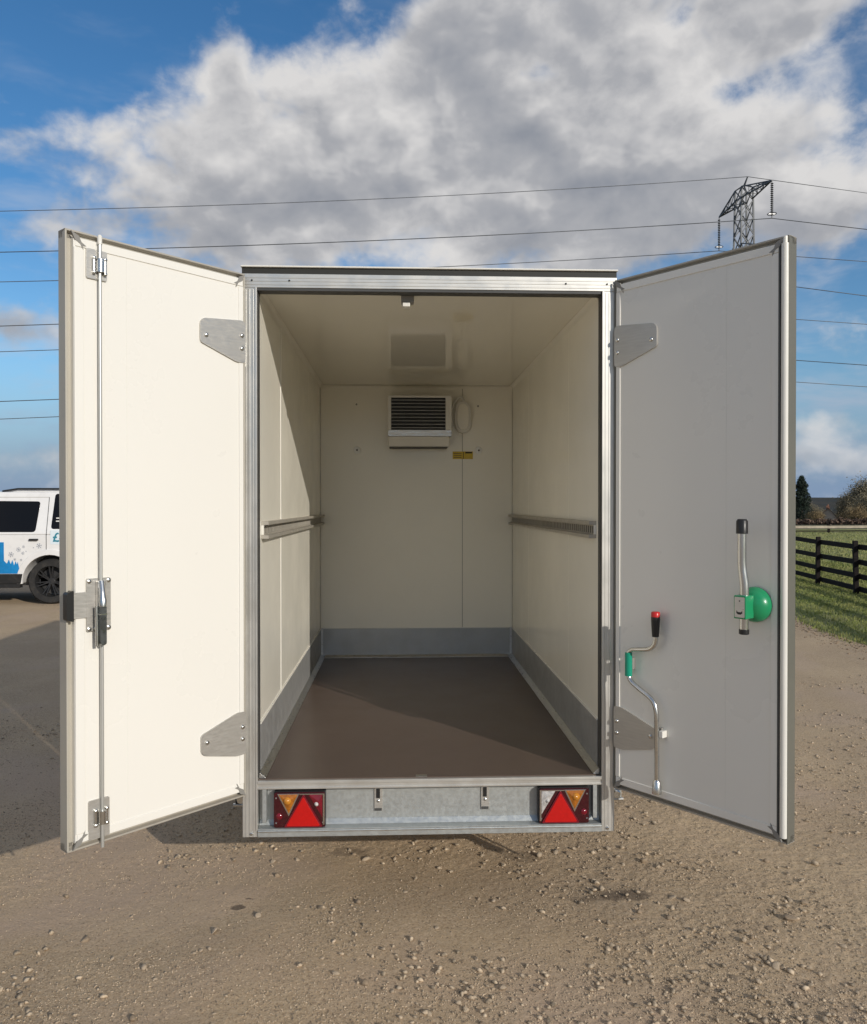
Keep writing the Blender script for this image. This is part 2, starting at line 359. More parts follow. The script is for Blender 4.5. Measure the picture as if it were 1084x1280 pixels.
# ------------------------------------------------------------------ ground
def graded(lo, hi, step, far, grow=1.10, cap=60):
    a = list(np.arange(lo, hi + step / 2, step)); s = step
    while a[-1] < far[1]: s = min(s * grow, cap); a.append(a[-1] + s)
    s = step; b = []
    p = lo
    while p > far[0]: s = min(s * grow, cap); p -= s; b.append(p)
    return np.array(b[::-1] + a)
def grid_mesh(name, xs, ys, zf):
    X, Y = np.meshgrid(xs, ys); Z = zf(X, Y); nx = len(xs); ny = len(ys)
    v = np.stack([X, Y, Z], -1).reshape(-1, 3); i = np.arange(nx * ny).reshape(ny, nx)
    f = np.stack([i[:-1, :-1], i[:-1, 1:], i[1:, 1:], i[1:, :-1]], -1).reshape(-1, 4)
    return np_mesh(name, v, f, True)
def ground_material():
    m = bpy.data.materials.new('compacted_gravel'); m.use_nodes = True; T = NT(m.node_tree); b = T.n['Principled BSDF']
    g = T.new('ShaderNodeNewGeometry').outputs['Position']
    n1 = T.noise(g, .9, 6, .6, .4); n2 = T.noise(g, 7, 7, .65); n3 = T.noise(g, 60, 6, .7); n4 = T.noise(g, 230, 3, .75); n5 = T.noise(g, 120, 4, .75)
    c = T.mix(T.mapr(n1, .35, .68), (.40, .300, .190), (.52, .40, .255))
    c = T.mix(T.math('MULTIPLY', T.mapr(n2, .35, .7), .55), c, (.45, .335, .222))
    c = T.mix(T.math('MULTIPLY', T.mapr(n3, .40, .72), .55), c, (.48, .40, .30))
    c = T.mix(T.math('MULTIPLY', T.mapr(n3, .48, .24), .6), c, (.21, .158, .115))
    c = T.mix(T.math('MULTIPLY', T.mapr(n4, .50, .75), .45), c, (.56, .48, .38))
    c = T.mix(T.math('MULTIPLY', T.mapr(n4, .46, .25), .45), c, (.155, .12, .09))
    c = T.mix(T.math('MULTIPLY', T.mapr(n5, .52, .68), .65), c, (.66, .53, .37))
    c = T.mix(T.math('MULTIPLY', T.mapr(n5, .46, .33), .75), c, (.11, .078, .052))  # dark specks here and above paint the shade between grains
    c = T.mix(T.math('MULTIPLY', T.mapr(T.noise(g, .55, 4, .6, .6), .45, .66), .55), c, (.46, .355, .28))
    # wet stains with a shape of their own
    for cx, cy, rx, ry, k in ((.82, .115, .115, .055, .62), (.66, .10, .10, .03, .38), (-.775, .10, .035, .022, .70), (-.745, .155, .022, .009, .6), (-.36, .60, .10, .05, .35), (.44, .52, .10, .06, .35)):
        x, y, _ = T.sep(T.vmath('ADD', g, T.vmath('SCALE', T.vmath('SUBTRACT', T.new_noise_col(g, 14), (.5, .5, .5)), scale=.07)))
        u = T.math('DIVIDE', T.math('SUBTRACT', x, cx), rx); v = T.math('DIVIDE', T.math('SUBTRACT', y, cy), ry)
        q = T.math('ADD', T.math('MULTIPLY', u, u), T.math('MULTIPLY', v, v))
        c = T.mix(T.math('MULTIPLY', T.mapr(q, 1.15, .55), k), c, (.055, .042, .034))
    c = T.mix(1.0, c, (1.02, .98, .93), 'MULTIPLY')
    T.val(b.inputs['Base Color'], c); b.inputs['Roughness'].default_value = .93; b.inputs['Specular IOR Level'].default_value = .25
    vor = T.new('ShaderNodeTexVoronoi'); T.l.new(g, vor.inputs['Vector']); vor.inputs['Scale'].default_value = 75
    h = T.math('ADD', T.math('MULTIPLY', n5, .7), T.math('ADD', T.math('MULTIPLY', n4, .4), T.math('MULTIPLY', vor.outputs['Distance'], -.12)))
    bp = T.new('ShaderNodeBump'); bp.inputs['Strength'].default_value = .8; bp.inputs['Distance'].default_value = .006
    T.l.new(h, bp.inputs['Height']); T.l.new(bp.outputs[0], b.inputs['Normal'])
    return m
def _nnc(self, v, s):
    n = self.n.new('ShaderNodeTexNoise'); self.l.new(v, n.inputs['Vector']); n.inputs['Scale'].default_value = s; n.inputs['Detail'].default_value = 4; return n.outputs['Color']
NT.new_noise_col = _nnc
def grass_material(name, c0, c1, c2, scale=1.0):
    m = bpy.data.materials.new(name); m.use_nodes = True; T = NT(m.node_tree); b = T.n['Principled BSDF']
    g = T.new('ShaderNodeNewGeometry').outputs['Position']
    c = T.mix(T.mapr(T.noise(g, .35 * scale, 5, .6), .35, .65), c0, c1)
    c = T.mix(T.math('MULTIPLY', T.mapr(T.noise(g, 5 * scale, 6, .7), .42, .7), .75), c, c2)
    T.val(b.inputs['Base Color'], c); b.inputs['Roughness'].default_value = .9; b.inputs['Specular IOR Level'].default_value = .2
    bp = T.new('ShaderNodeBump'); bp.inputs['Strength'].default_value = 1; bp.inputs['Distance'].default_value = .05
    T.l.new(T.noise(g, 18 * scale, 6, .7), bp.inputs['Height']); T.l.new(bp.outputs[0], b.inputs['Normal'])
    return m
xs = graded(-1.6, 1.8, .0066, (-2200, 2200), 1.055, 120); ys = graded(-.80, 1.2, .0066, (-400, 2600), 1.045, 120)
ground = structure(link('ground', grid_mesh('ground', xs, ys, gh), ground_material()))

def verge_edge(y): return 5.0 + .131 * (y - 4.0) + .28 * fbm(np.asarray(y) * .55, np.asarray(y) * 0 + 3, 4, 77)
def build_field():
    ys = graded(3, 16, .10, (-60, 50), 1.12, 2.0); ts = np.concatenate([np.linspace(0, 1, 26) ** 1.3 * 4.0, graded(4.2, 5, .2, (4.1, 500), 1.2, 30)[1:]])
    Y, Tt = np.meshgrid(ys, ts, indexing='ij'); X = verge_edge(Y) + Tt
    Z = land(X, Y) + .016 + .025 * sstep(0, .8, Tt) + .035 * fbm(X * 1.3, Y * 1.3, 3, 91) * sstep(0, .6, Tt)
    Z = np.where(Tt < .03, -.02, Z); ny, nt = X.shape
    v = np.stack([X, Y, Z], -1).reshape(-1, 3); i = np.arange(ny * nt).reshape(ny, nt)
    f = np.stack([i[:-1, :-1], i[1:, :-1], i[1:, 1:], i[:-1, 1:]], -1).reshape(-1, 4)[:, ::-1]
    structure(link('paddock_field', np_mesh('paddock_field', v, f, True), grass_material('paddock_grass', (.22, .26, .075), (.32, .31, .125), (.36, .33, .165))))
    xs = graded(0, 60, 6, (-1500, 1500), 1.2, 90); ys2 = graded(50, 200, 5, (49, 2500), 1.2, 90)
    structure(link('far_field', grid_mesh('far_field', xs, ys2, lambda a, b: land(a, b) + .15 * sstep(49, 56, b)), grass_material('far_grass', (.075, .085, .035), (.12, .105, .05), (.10, .08, .045), .1)))
build_field()
def fieldz(x, y):
    t = x - verge_edge(y); return land(x, y) + .016 + .025 * sstep(0, .8, t) + .035 * fbm(x * 1.3, y * 1.3, 3, 91) * sstep(0, .6, t)

def blades(name, x, y, h0, h1, w, material, label, lean=.6):
    n = len(x); z = fieldz(x, y); h = rng.uniform(h0, h1, n); a = rng.uniform(0, 2 * np.pi, n); ln = rng.uniform(0, lean, n) * h; b = rng.uniform(0, 2 * np.pi, n)
    ww = w * rng.uniform(.6, 1.3, n); dx = np.cos(a) * ww / 2; dy = np.sin(a) * ww / 2; tx = np.cos(b) * ln; ty = np.sin(b) * ln
    p0 = np.stack([x - dx, y - dy, z - .01], -1); p1 = np.stack([x + dx, y + dy, z - .01], -1)
    p2 = np.stack([x + dx * .7 + tx * .4, y + dy * .7 + ty * .4, z + h * .6], -1); p3 = np.stack([x - dx * .7 + tx * .4, y - dy * .7 + ty * .4, z + h * .6], -1)
    p4 = np.stack([x + tx, y + ty, z + h], -1)
    v = np.stack([p0, p1, p2, p3, p4], 1).reshape(-1, 3); i = np.arange(n)[:, None] * 5
    f = np.concatenate([i + np.array([[0, 1, 2]]), i + np.array([[0, 2, 3]]), i + np.array([[3, 2, 4]])])
    return stuff(link(name, np_mesh(name, v, f), material), label, 'grass')
def grass_blade_mat(name, c0, c1, c2):
    m = grass_material(name, c0, c1, c2, 3.0); return m
def build_grass():
    n = 90000; y = 4.0 + rng.random(n) ** 1.2 * 17; t = rng.random(n) ** .8 * 5.2; x = verge_edge(y) - .12 + t
    keep = fbm(x * 1.7, y * 1.7, 3, 101) > -.55 + .5 * (1 - sstep(0, .5, t)); x = x[keep]; y = y[keep]
    blades('verge_grass', x, y, .012, .05, .011, grass_blade_mat('verge_blades', (.27, .34, .075), (.37, .39, .12), (.43, .41, .20)), 'short green grass along the edge of the gravel yard', .9)
    n = 42000; y = 10 + rng.random(n) * 38; x = verge_edge(y) + 3.0 + rng.random(n) ** 1.4 * (3 + .55 * y)
    blades('paddock_grass', x, y, .02, .08, .035, grass_blade_mat('paddock_blades', (.25, .29, .09), (.36, .35, .145), (.42, .39, .20)), 'rough grass of the paddock behind the dark rail fence', .9)
build_grass()

# ------------------------------------------------------------------ loose stones
def rock_template(sub, seed, squash=.6):
    bm = bmesh.new(); bmesh.ops.create_icosphere(bm, subdivisions=sub, radius=1); r = random.Random(seed)
    planes = [(Vector((r.gauss(0, 1), r.gauss(0, 1), r.gauss(0, .8))).normalized(), r.uniform(.32, .72)) for _ in range(8)]
    for v in bm.verts:
        for n, d in planes:
            k = v.co.dot(n)
            if k > d: v.co -= n * (k - d)
        v.co *= 1 + r.uniform(-.05, .05); v.co.z *= squash
    vs = np.array([v.co[:] for v in bm.verts]); fs = np.array([[x.index for x in f.verts] for f in bm.faces]); bm.free(); return vs, fs
def scatter_grit():
    T = [rock_template(1, s)[0:2] for s in range(8)]
    T = [(v, f) for v, f in T]
    # 80-face templates only for coarse grit; icosahedra for the fine
    bm = bmesh.new(); bmesh.ops.create_icosphere(bm, subdivisions=1, radius=1); bm.free()
    tv = []
    for s in range(10):
        r = np.random.default_rng(s); ph = (1 + 5 ** .5) / 2
        v = np.array([(-1, ph, 0), (1, ph, 0), (-1, -ph, 0), (1, -ph, 0), (0, -1, ph), (0, 1, ph), (0, -1, -ph), (0, 1, -ph), (ph, 0, -1), (ph, 0, 1), (-ph, 0, -1), (-ph, 0, 1)]) / 1.9
        tv.append(v * r.uniform(.5, 1.35, (12, 1)) * np.array([1, r.uniform(.5, .95), r.uniform(.35, .65)]))
    tf = np.array([(0, 11, 5), (0, 5, 1), (0, 1, 7), (0, 7, 10), (0, 10, 11), (1, 5, 9), (5, 11, 4), (11, 10, 2), (10, 7, 6), (7, 1, 8), (3, 9, 4), (3, 4, 2), (3, 2, 6), (3, 6, 8), (3, 8, 9), (4, 9, 5), (2, 4, 11), (6, 2, 10), (8, 6, 7), (9, 8, 1)])
    n = 52000
    y = -.9 + rng.random(n) ** 1.5 * 5.5; x = (rng.random(n) - .46) * (3.6 + 1.0 * (y + .9))
    patch = fbm(x * 2.0, y * 2.0, 4, 61) + .16 * fbm(x * 9, y * 9, 2, 63) + .055 * np.clip(x, -1.6, 1.6)
    keep = rng.random(n) < np.clip(-.12 + 3.0 * patch, .02, .9); x = x[keep]; y = y[keep]; n = len(x)
    s = .0022 + .0027 * rng.pareto(2.1, n); s = np.clip(s, .0024, .015)
    z = gh(x, y) + s * .28; a = rng.random(n) * 2 * np.pi; k = rng.integers(0, 10, n); V = np.array(tv)[k] * s[:, None, None]
    c, sn = np.cos(a)[:, None], np.sin(a)[:, None]
    P = np.stack([V[..., 0] * c - V[..., 1] * sn + x[:, None], V[..., 0] * sn + V[..., 1] * c + y[:, None], V[..., 2] + z[:, None]], -1).reshape(-1, 3)
    F = (np.arange(n)[:, None, None] * 12 + tf[None]).reshape(-1, 3)
    # fine crumbs: octahedra
    n = 115000; y = -.9 + rng.random(n) ** 1.35 * 4.0; x = (rng.random(n) - .46) * (3.4 + 1.0 * (y + .9))
    patch = fbm(x * 2.6, y * 2.6, 4, 66) + .04 * np.clip(x, -1.6, 1.6); keep = rng.random(n) < np.clip(.45 + 1.6 * patch, .12, 1.0); x = x[keep]; y = y[keep]; n = len(x)
    s = .0018 + .0030 * rng.random(n) ** 2; a = rng.random(n) * 2 * np.pi; z = gh(x, y) + s * .1
    base = np.array([(1, 0, 0), (0, 1, 0), (-1, 0, 0), (0, -1, 0), (0, 0, .7), (0, 0, -.7)]); V = base[None] * s[:, None, None] * rng.uniform(.6, 1.4, (n, 6, 1)); c, sn = np.cos(a)[:, None], np.sin(a)[:, None]
    P2 = np.stack([V[..., 0] * c - V[..., 1] * sn + x[:, None], V[..., 0] * sn + V[..., 1] * c + y[:, None], V[..., 2] + z[:, None]], -1).reshape(-1, 3)
    tf2 = np.array([(0, 1, 4), (1, 2, 4), (2, 3, 4), (3, 0, 4), (1, 0, 5), (2, 1, 5), (3, 2, 5), (0, 3, 5)]); F2 = (np.arange(n)[:, None, None] * 6 + tf2[None]).reshape(-1, 3) + len(P)
    P = np.concatenate([P, P2]); F = np.concatenate([F, F2])
    o = stuff(link('grit', np_mesh('grit', P, F), M['gravel'])); o.parent = ground
scatter_grit()
def scatter_stones():
    meshes = []
    for s in range(9):
        v, f = rock_template(2 if s < 5 else 1, 40 + s, random.Random(s).uniform(.45, .75)); me = np_mesh('stone', v, f)
        me.materials.append(M['stone'] if s % 3 else M['stone2']); meshes.append(me)
    # the larger stones one can pick out in the photograph: x, y, radius
    spots = [(-1.30, -.13, .022), (-1.15, -.27, .016), (-.70, .50, .017), (-.66, .36, .018), (-.36, .62, .020), (-.28, .52, .026), (-.34, .57, .014), (.52, .52, .024), (.60, .55, .030), (.66, .53, .018),
             (.72, .60, .015), (.86, .58, .016), (.98, .42, .026), (1.03, .36, .022), (1.06, .39, .016), (.80, .36, .015), (.88, .40, .018), (.68, .30, .016), (.69, .28, .012), (1.0, .08, .020), (1.05, .06, .018), (.93, -.08, .024),
             (.62, -.22, .018), (.75, -.38, .016), (.50, -.30, .014), (1.15, -.26, .020), (.90, -.44, .018), (1.02, -.48, .022), (1.2, -.42, .022), (1.48, .05, .020), (1.52, .02, .024), (1.6, -.02, .02), (1.5, -.3, .018),
             (1.55, .42, .022), (1.75, .38, .024), (1.3, .18, .016), (1.40, -.1, .026), (-.68, .02, .018), (-.9, .3, .012), (-1.5, .2, .016), (-.4, -.3, .014), (-.1, .2, .012), (0.2, .12, .014), (.26, .1, .018), (-.15, -.5, .018), (.3, -.45, .013), (.02, -.1, .012)]
    for _ in range(150):
        y = -.8 + random.random() ** 1.4 * 3.4; x = (random.random() - .40) * (2.7 + .9 * (y + .8)); spots.append((x, y, random.choice((.007, .008, .009, .011, .014, .019))))
    for i, (x, y, r) in enumerate(spots):
        o = bpy.data.objects.new('stone', meshes[i % 9]); COL.objects.link(o); o.parent = ground
        o.location = (x, y, gz(x, y) + r * random.uniform(.0, .28)); o.rotation_euler = (random.uniform(-.3, .3), random.uniform(-.3, .3), random.uniform(0, 6.28))
        o.scale = (r * random.uniform(.9, 1.35), r * random.uniform(.75, 1.1), r * random.uniform(.8, 1.1))
scatter_stones()
def verge_litter():
    # crumbled edge of the yard: clods and dead leaves lying along the grass
    n = 2400; y = 4.5 + rng.random(n) * 12; t = rng.normal(-.12, .16, n); x = verge_edge(y) + t; s = .006 + .012 * rng.random(n) ** 2; a = rng.random(n) * 6.28; z = gh(x, y) + s * .2
    base = np.array([(1, 0, 0), (0, 1, 0), (-1, 0, 0), (0, -1, 0), (0, 0, .6), (0, 0, -.6)]); V = base[None] * s[:, None, None] * rng.uniform(.5, 1.4, (n, 6, 1)); c, sn = np.cos(a)[:, None], np.sin(a)[:, None]
    P = np.stack([V[..., 0] * c - V[..., 1] * sn + x[:, None], V[..., 0] * sn + V[..., 1] * c + y[:, None], V[..., 2] + z[:, None]], -1).reshape(-1, 3)
    tf = np.array([(0, 1, 4), (1, 2, 4), (2, 3, 4), (3, 0, 4), (1, 0, 5), (2, 1, 5), (3, 2, 5), (0, 3, 5)]); F = (np.arange(n)[:, None, None] * 6 + tf[None]).reshape(-1, 3)
    o = stuff(link('edge_litter', np_mesh('edge_litter', P, F), mat('dead_leaf_litter', (.25, .18, .115), .9, var=.5, vscale=9))); o.parent = ground
verge_litter()

# ------------------------------------------------------------------ the box trailer
HW, OW, L, ZF, ZC = .683, .740, 2.592, .540, 2.470     # half inner width, half outer width, inner length, floor, ceiling
trailer = tag(empty('box_trailer', (0, 0, 0)), 'white refrigerated box trailer with both rear doors wide open', 'trailer')
def screw(mb, x, y, z, nrm, r=.005, h=.003):
    n = Vector(nrm).normalized(); p = Vector((x, y, z)); mb.tube([p - n * .002, p + n * h * .55, p + n * h], [r, r, r * .6], 8); return mb

def shell():
    for s in (-1, 1):
        MB().box(*sorted((s * OW, s * (HW + .006))), .062, L + .055, .50, 2.535).build('side_wall', M['grp'], trailer, .004)
    MB().box(-HW - .004, HW + .004, L + .006, L + .055, .50, 2.532).build('front_wall', M['grp'], trailer)
    MB().box(-OW - .006, OW + .006, .0625, L + .07, 2.537, 2.560).build('roof', M['grp'], trailer, .004)
    MB().box(-HW - .004, HW + .004, .064, L + .004, ZF - .030, ZF - .004).build('floor_base', M['grp'], trailer)
shell()
def lining():
    t = .0055
    ysp = [.064, .652, 1.854, L]
    for s in (-1, 1):
        for a, b in zip(ysp[:-1], ysp[1:]):
            MB().box(*sorted((s * HW, s * (HW + t))), a + .0012, b - .0012, ZF + .001, ZC).build('wall_panel', M['grp_in'], trailer, .0012)
        for yy in (ysp[1:2] if s < 0 else []):
            MB().box(*sorted((s * (HW - .0022), s * (HW + .001))), yy - .007, yy + .007, ZF + .212, ZC - .001).build('joint_strip', M['plastic_wh'], trailer, .001)
    for a, b in ((-HW + .001, .325), (.325, HW - .001)):
        MB().box(a + .0012, b - .0012, L, L + t, ZF + .001, ZC).build('wall_panel', M['grp_in'], trailer, .0012)
    MB().box(.3225, .3275, L - .0015, L + .001, ZF + .212, ZC - .001).build('joint_strip', M['alu_matt'], trailer)
    MB().box(-HW - .003, HW + .003, .0645, L + .004, ZC + .0006, ZC + .006).build('ceiling_panel', M['ceil'], trailer)
    # coved corners where walls meet ceiling
    for s in (-1, 1):
        q = [(0, 0)] + [(.022 - .022 * math.cos(R(a)), -.022 + .022 * math.sin(R(a))) for a in range(0, 91, 15)]
        MB().prism(q, lambda a, b, t, s=s: (s * (HW - .0004 - a), t, ZC + b - .0004), .066, L - .001).build('cove_strip', M['grp_in'], trailer, smooth=50)
    q = [(0, 0)] + [(.022 - .022 * math.cos(R(a)), -.022 + .022 * math.sin(R(a))) for a in range(0, 91, 15)]
    MB().prism(q, lambda a, b, t: (t, L - .0008 - a, ZC + b - .0004), -HW + .002, HW - .002).build('cove_strip', M['grp_in'], trailer, smooth=50)
lining()
def lower_inside():
    MB().box(-HW + .001, HW - .001, .020, L - .001, ZF - .003, ZF + .0005).build('floor_panel', M['deck'], trailer)
    for s in (-1, 1):
        MB().box(*sorted((s * (HW - .0005), s * (HW - .0035))), .066, L - .003, ZF + .001, ZF + .205).build('kick_plate', M['kick'], trailer)
        MB().box(*sorted((s * (HW - .0003), s * (HW - .006))), .066, L - .007, ZF + .2055, ZF + .211).build('kick_trim', M['alu_white'], trailer, .001)
        MB().prism([(0, 0), (.026, 0), (.026, .003), (.003, .022), (0, .022)], lambda a, b, t, s=s: (s * (HW - .004 - a), t, ZF + .0012 + b), .022, L - .006).build('floor_trim', M['alu'], trailer, .001)
    MB().box(-HW + .004, HW - .004, L - .0035, L - .0005, ZF + .001, ZF + .205).build('kick_plate', M['kick'], trailer)
    MB().box(-HW + .007, HW - .007, L - .006, L - .0003, ZF + .2055, ZF + .211).build('kick_trim', M['alu_white'], trailer, .001)
    MB().prism([(0, 0), (.022, 0), (.022, .003), (.003, .018), (0, .018)], lambda a, b, t: (t, L - .004 - a, ZF + .0012 + b), -HW + .03, HW - .03).build('floor_trim', M['alu'], trailer, .001)
    for s in (-1, 1):      # upright trims in the two front corners
        MB().box(*sorted((s * (HW - .0045), s * (HW - .018))), L - .018, L - .0045, ZF + .024, ZF + .211).build('corner_trim', M['alu'], trailer, .001)
lower_inside()
def rail(s):
    """slotted load rail: back plate, two lips, slots cut between rungs"""
    y0, y1, z0, z1 = .10, L - .012, 1.486, 1.556; x = HW
    f = lambda a, b: sorted((s * (x - a), s * (x - b)))
    mb = MB()
    mb.box(*f(.012, .030), y0, y1, z1 - .014, z1).box(*f(.012, .030), y0, y1, z0, z0 + .014)
    mb.box(*f(.0005, .012), y0, y1, z1 - .020, z1 - .0005).box(*f(.0005, .012), y0, y1, z0 + .0005, z0 + .020)
    n = 62; pitch = (y1 - y0) / n
    for i in range(n):
        mb.box(*f(.0050, .0072), y0 + i * pitch, y0 + (i + .50) * pitch, z0 + .020, z1 - .020)
    r = mb.build('load_rail', M['alu_matt'], trailer)
    MB().box(*f(.0006, .0032), y0, y1, z0 + .0202, z1 - .0202).build('slot_backing', M['channel'], r)
    MB().box(*f(.0008, .0115), y0 - .003, y0 - .0003, z0 + .016, z1 - .016).build('end_cap', M['plastic_wh'], r)
for s in (-1, 1): rail(s)

def rear_frame():
    # roof capping, rain channel below it, shade put into its colour, and ribbed lintel
    MB().box(-OW - .004, OW + .004, -.006, .062, 2.5515, 2.558).build('roof_capping', M['alu_white'], trailer, .002)
    MB().box(-OW, OW, .004, .060, 2.5268, 2.5512).build('rain_channel', M['channel'], trailer)
    mb = MB().box(-OW, OW, 0, .062, 2.4725, 2.5266)
    for z in (2.482, 2.496, 2.509): mb.box(-OW + .012, OW - .012, -.0016, .001, z, z + .006)
    lin = mb.build('lintel', M['post'], trailer, .0012)
    MB().box(-HW - .004, HW + .004, .004, .063, 2.4622, 2.4723).build('lintel_seal', M['seal'], trailer)
    for x in (-.70, -.555, .535, .70): screw(MB(), x, -.003, 2.500, (0, -1, 0), .0035, .002).build('screw', M['plastic_bk'], lin)
    for s in (-1, 1):
        f = lambda a, b: sorted((s * a, s * b))
        mb = MB().box(*f(HW, OW if s < 0 else .733), 0, .061, .318, 2.472)
        for k in range(3): mb.box(*f(HW + .010 + k * .0145, HW + .0165 + k * .0145), -.0014, .001, .3185, 2.466)
        p = mb.build('corner_post', M['post'], trailer, .0012)
        MB().box(*f(HW - .003, HW - .0003), .012, .058, ZF + .01, 2.462).build('post_seal', M['seal'], p)
        MB().box(*f(HW - .002, HW + .006), -.0045, .002, .345, 2.472).build('post_bead', M['post'], p, .0008)
        b = MB(); screw(b, s * (HW + .022), -.003, .332, (0, -1, 0), .006, .005); b.build('bolt', M['chrome'], p, smooth=40)
rear_frame()
def rear_skirt():
    mb = MB().box(-HW + .001, HW - .001, -.001, .030, .505, .5365)
    mb.box(-HW + .001, HW - .001, -.006, .0, .527, .5395).box(-HW + .001, HW - .001, -.0045, .0, .506, .514)
    mb.build('sill', M['post'], trailer, .0015)
    sk = MB().box(-HW + .001, HW - .001, .044, .050, .345, .5045).build('skirt_panel', M['galv'], trailer)
    MB().prism([(.0435, .372), (.0435, .346), (-.004, .346), (-.004, .350), (.030, .353)], lambda a, b, t: (t, a, b), -HW + .002, HW - .002).build('skirt_fold', M['galv'], trailer, .0008)
    MB().box(-HW + .001, HW - .001, -.006, .052, .318, .3455).build('bumper_beam', M['galv'], trailer, .003)
    MB().box(-HW + .003, HW - .003, -.0085, -.0055, .338, .3415).build('beam_lip', M['alu'], trailer)
    for x0, x1 in ((-.664, -.648), (.648, .664)): MB().box(x0, x1, .002, .0435, .372, .504).build('skirt_stiffener', M['galv'], trailer, .001)
    for x in (-.209, .219):
        p = MB().prism(rrect(x - .016, x + .016, .400, .503, .003), lambda a, b, t: (a, t, b), .0438, .038).build('latch_plate', M['steel_plate'], trailer, .001)
        MB().box(x - .014, x + .014, .032, .0382, .492, .502).build('latch_hook', M['alu'], p, .001)
        MB().box(x - .008, x + .006, .034, .0382, .452, .488).build('latch_slot', M['plastic_bk'], p)
        MB().box(x - .013, x + .013, .034, .0382, .402, .411).build('latch_foot', M['seal'], p)
        b = MB(); screw(b, x, .0375, .440, (0, -1, 0), .006, .004); b.build('rivet', M['chrome'], p, smooth=40)
    MB().box(-.060, -.015, .018, .040, ZF + .0008, ZF + .0022).build('floor_label', M['alu'], trailer)
rear_skirt()

def tail_light(x0, x1, mirror):
    z0, z1 = .350, .494; w = x1 - x0; h = z1 - z0; yb, yf = .043, -.002
    X = (lambda a: x0 + a * w) if not mirror else (lambda a: x1 - a * w)
    Z = lambda b: z0 + b * h
    P = lambda a, b, t: (X(a), t, Z(b))
    body = MB().prism(rrect(0, 1, 0, 1, .04), P, yb, yf + .012).build('tail_light', M['plastic_bk'], trailer, .002)
    MB().prism(rpoly([(.01, .02), (.99, .02), (.99, .98), (.01, .98)], .05), P, yf + .0115, yf + .003).build('lens_base', M['dark_lens'], body, .003)
    # amber indicator: chrome bezel, sloping lens facets and the bulb behind
    MB().prism([(.07, .95), (.50, .95), (.295, .33)], P, yf + .0032, yf + .0006).build('indicator_bezel', M['chrome'], body, .001)
    cz_ = (.29, .72); tri_ = [(.105, .93), (.465, .93), (.295, .41)]; vs_ = [P(a_, b_, yf + .0006) for a_, b_ in tri_] + [P(cz_[0], cz_[1], yf - .006)]
    MB().add(vs_, [(0, 1, 3), (1, 2, 3), (2, 0, 3), (0, 2, 1)]).build('amber_lens', M['amber'], body)
    MB().lathe([(0, -.013), (.010, -.010), (.015, -.004), (.016, .002)], lambda a_, b_, c_: (X(.27) + a_, yf + c_, Z(.76) + b_), 14).build('bulb_lens', M['bulb'], body, smooth=60)
    tri2 = [(.665, .93), (.95, .93), (.95, .26)]; vs_ = [P(a_, b_, yf + .0032) for a_, b_ in tri2] + [P(.87, .74, yf - .003)]
    MB().add(vs_, [(0, 1, 3), (1, 2, 3), (2, 0, 3), (0, 2, 1)]).build('clear_lens', M['clear'] if mirror else M['red_lens'], body)
    MB().lathe([(0, -.008), (.006, -.006), (.009, .002)], lambda a_, b_, c_: (X(.83) + a_, yf + c_, Z(.66) + b_), 12).build('lamp_glint', M['clear'], body, smooth=60)
    MB().prism([(.955, .10), (.985, .10), (.985, .95), (.50, .95), (.50, .925), (.955, .925)], P, yf + .0032, yf - .001).build('chrome_edge', M['chrome'], body)
    rt = rpoly([(.20, .04), (.95, .04), (.58, .95)], .05); MB().prism(rt, P, yf + .0034, yf - .004).build('reflector_rim', M['red_lens'], body, .0015)
    MB().prism(rpoly([(.245, .075), (.905, .075), (.58, .88)], .05), P, yf - .0038, yf - .0058).build('reflector_triangle', M['tri'], body, .0012)
    MB().lathe([(0, -.005), (.010, -.004), (.013, .0)], lambda a_, b_, c_: (X(.11) + a_, yf + .002 + c_, Z(.33) + b_), 16).build('bulb_boss', M['red_lens'], body, smooth=50)
    for a, b in ((.05, .83), (.05, .15), (.95, .15)):
        s = MB(); screw(s, X(a), yf + .003, Z(b), (0, -1, 0), .0035, .003); s.build('screw', M['chrome'], body, smooth=40)
    MB().box(min(X(-.10), X(1.02)), max(X(-.10), X(1.02)), .0425, .0432, z0 - .004, z1 + .008).build('mounting_plate', M['kick'], body)
tail_light(-.620, -.417, False); tail_light(.430, .633, True)

def cooling_unit():
    x0, x1, z0, z1, yf = -.203, .236, 2.028, 2.378, 2.405
    body = MB().box(x0, x1, yf + .012, L - .0008, 2.098, z1).build('cooling_unit', M['plastic_wh'], trailer, .006)
    MB().box(x0, x0 + .022, yf, yf + .0125, 2.142, z1).build('bezel', M['plastic_wh'], body, .002)
    MB().box(x1 - .042, x1, yf, yf + .0125, 2.142, z1).build('bezel', M['plastic_wh'], body, .002)
    MB().box(x0 + .022, x1 - .042, yf, yf + .0125, z1 - .014, z1).build('bezel', M['plastic_wh'], body, .002)
    MB().box(x0, x1, yf, yf + .0125, 2.098, 2.142).build('lower_panel', M['alu'], body, .002)
    MB().box(x0 + .022, x1 - .042, yf + .0105, yf + .0118, 2.142, z1 - .014).build('coil', M['coil'], body)
    n = 9; zz0, zz1 = 2.146, z1 - .018
    for i in range(n):
        z = zz0 + (zz1 - zz0) * (i + .5) / n
        MB().prism([(0, z - .0018), (.010, z - .0045), (.010, z - .0025), (0, z + .0014)], lambda a, b, t: (t, yf + a, b), x0 + .023, x1 - .043).build('grille_slat', M['slat'], body)
    MB().prism([(yf + .004, 2.0975), (yf + .018, z0), (L - .001, z0), (L - .001, 2.0975)], lambda a, b, t: (t, a, b), x0 + .003, x1 - .016).build('drip_tray', M['plastic_wh'], body, .004)
    MB().box(x0 + .010, x1 - .026, yf + .022, L - .004, z0 - .006, z0 - .0004).build('tray_gap', M['seal'], body)
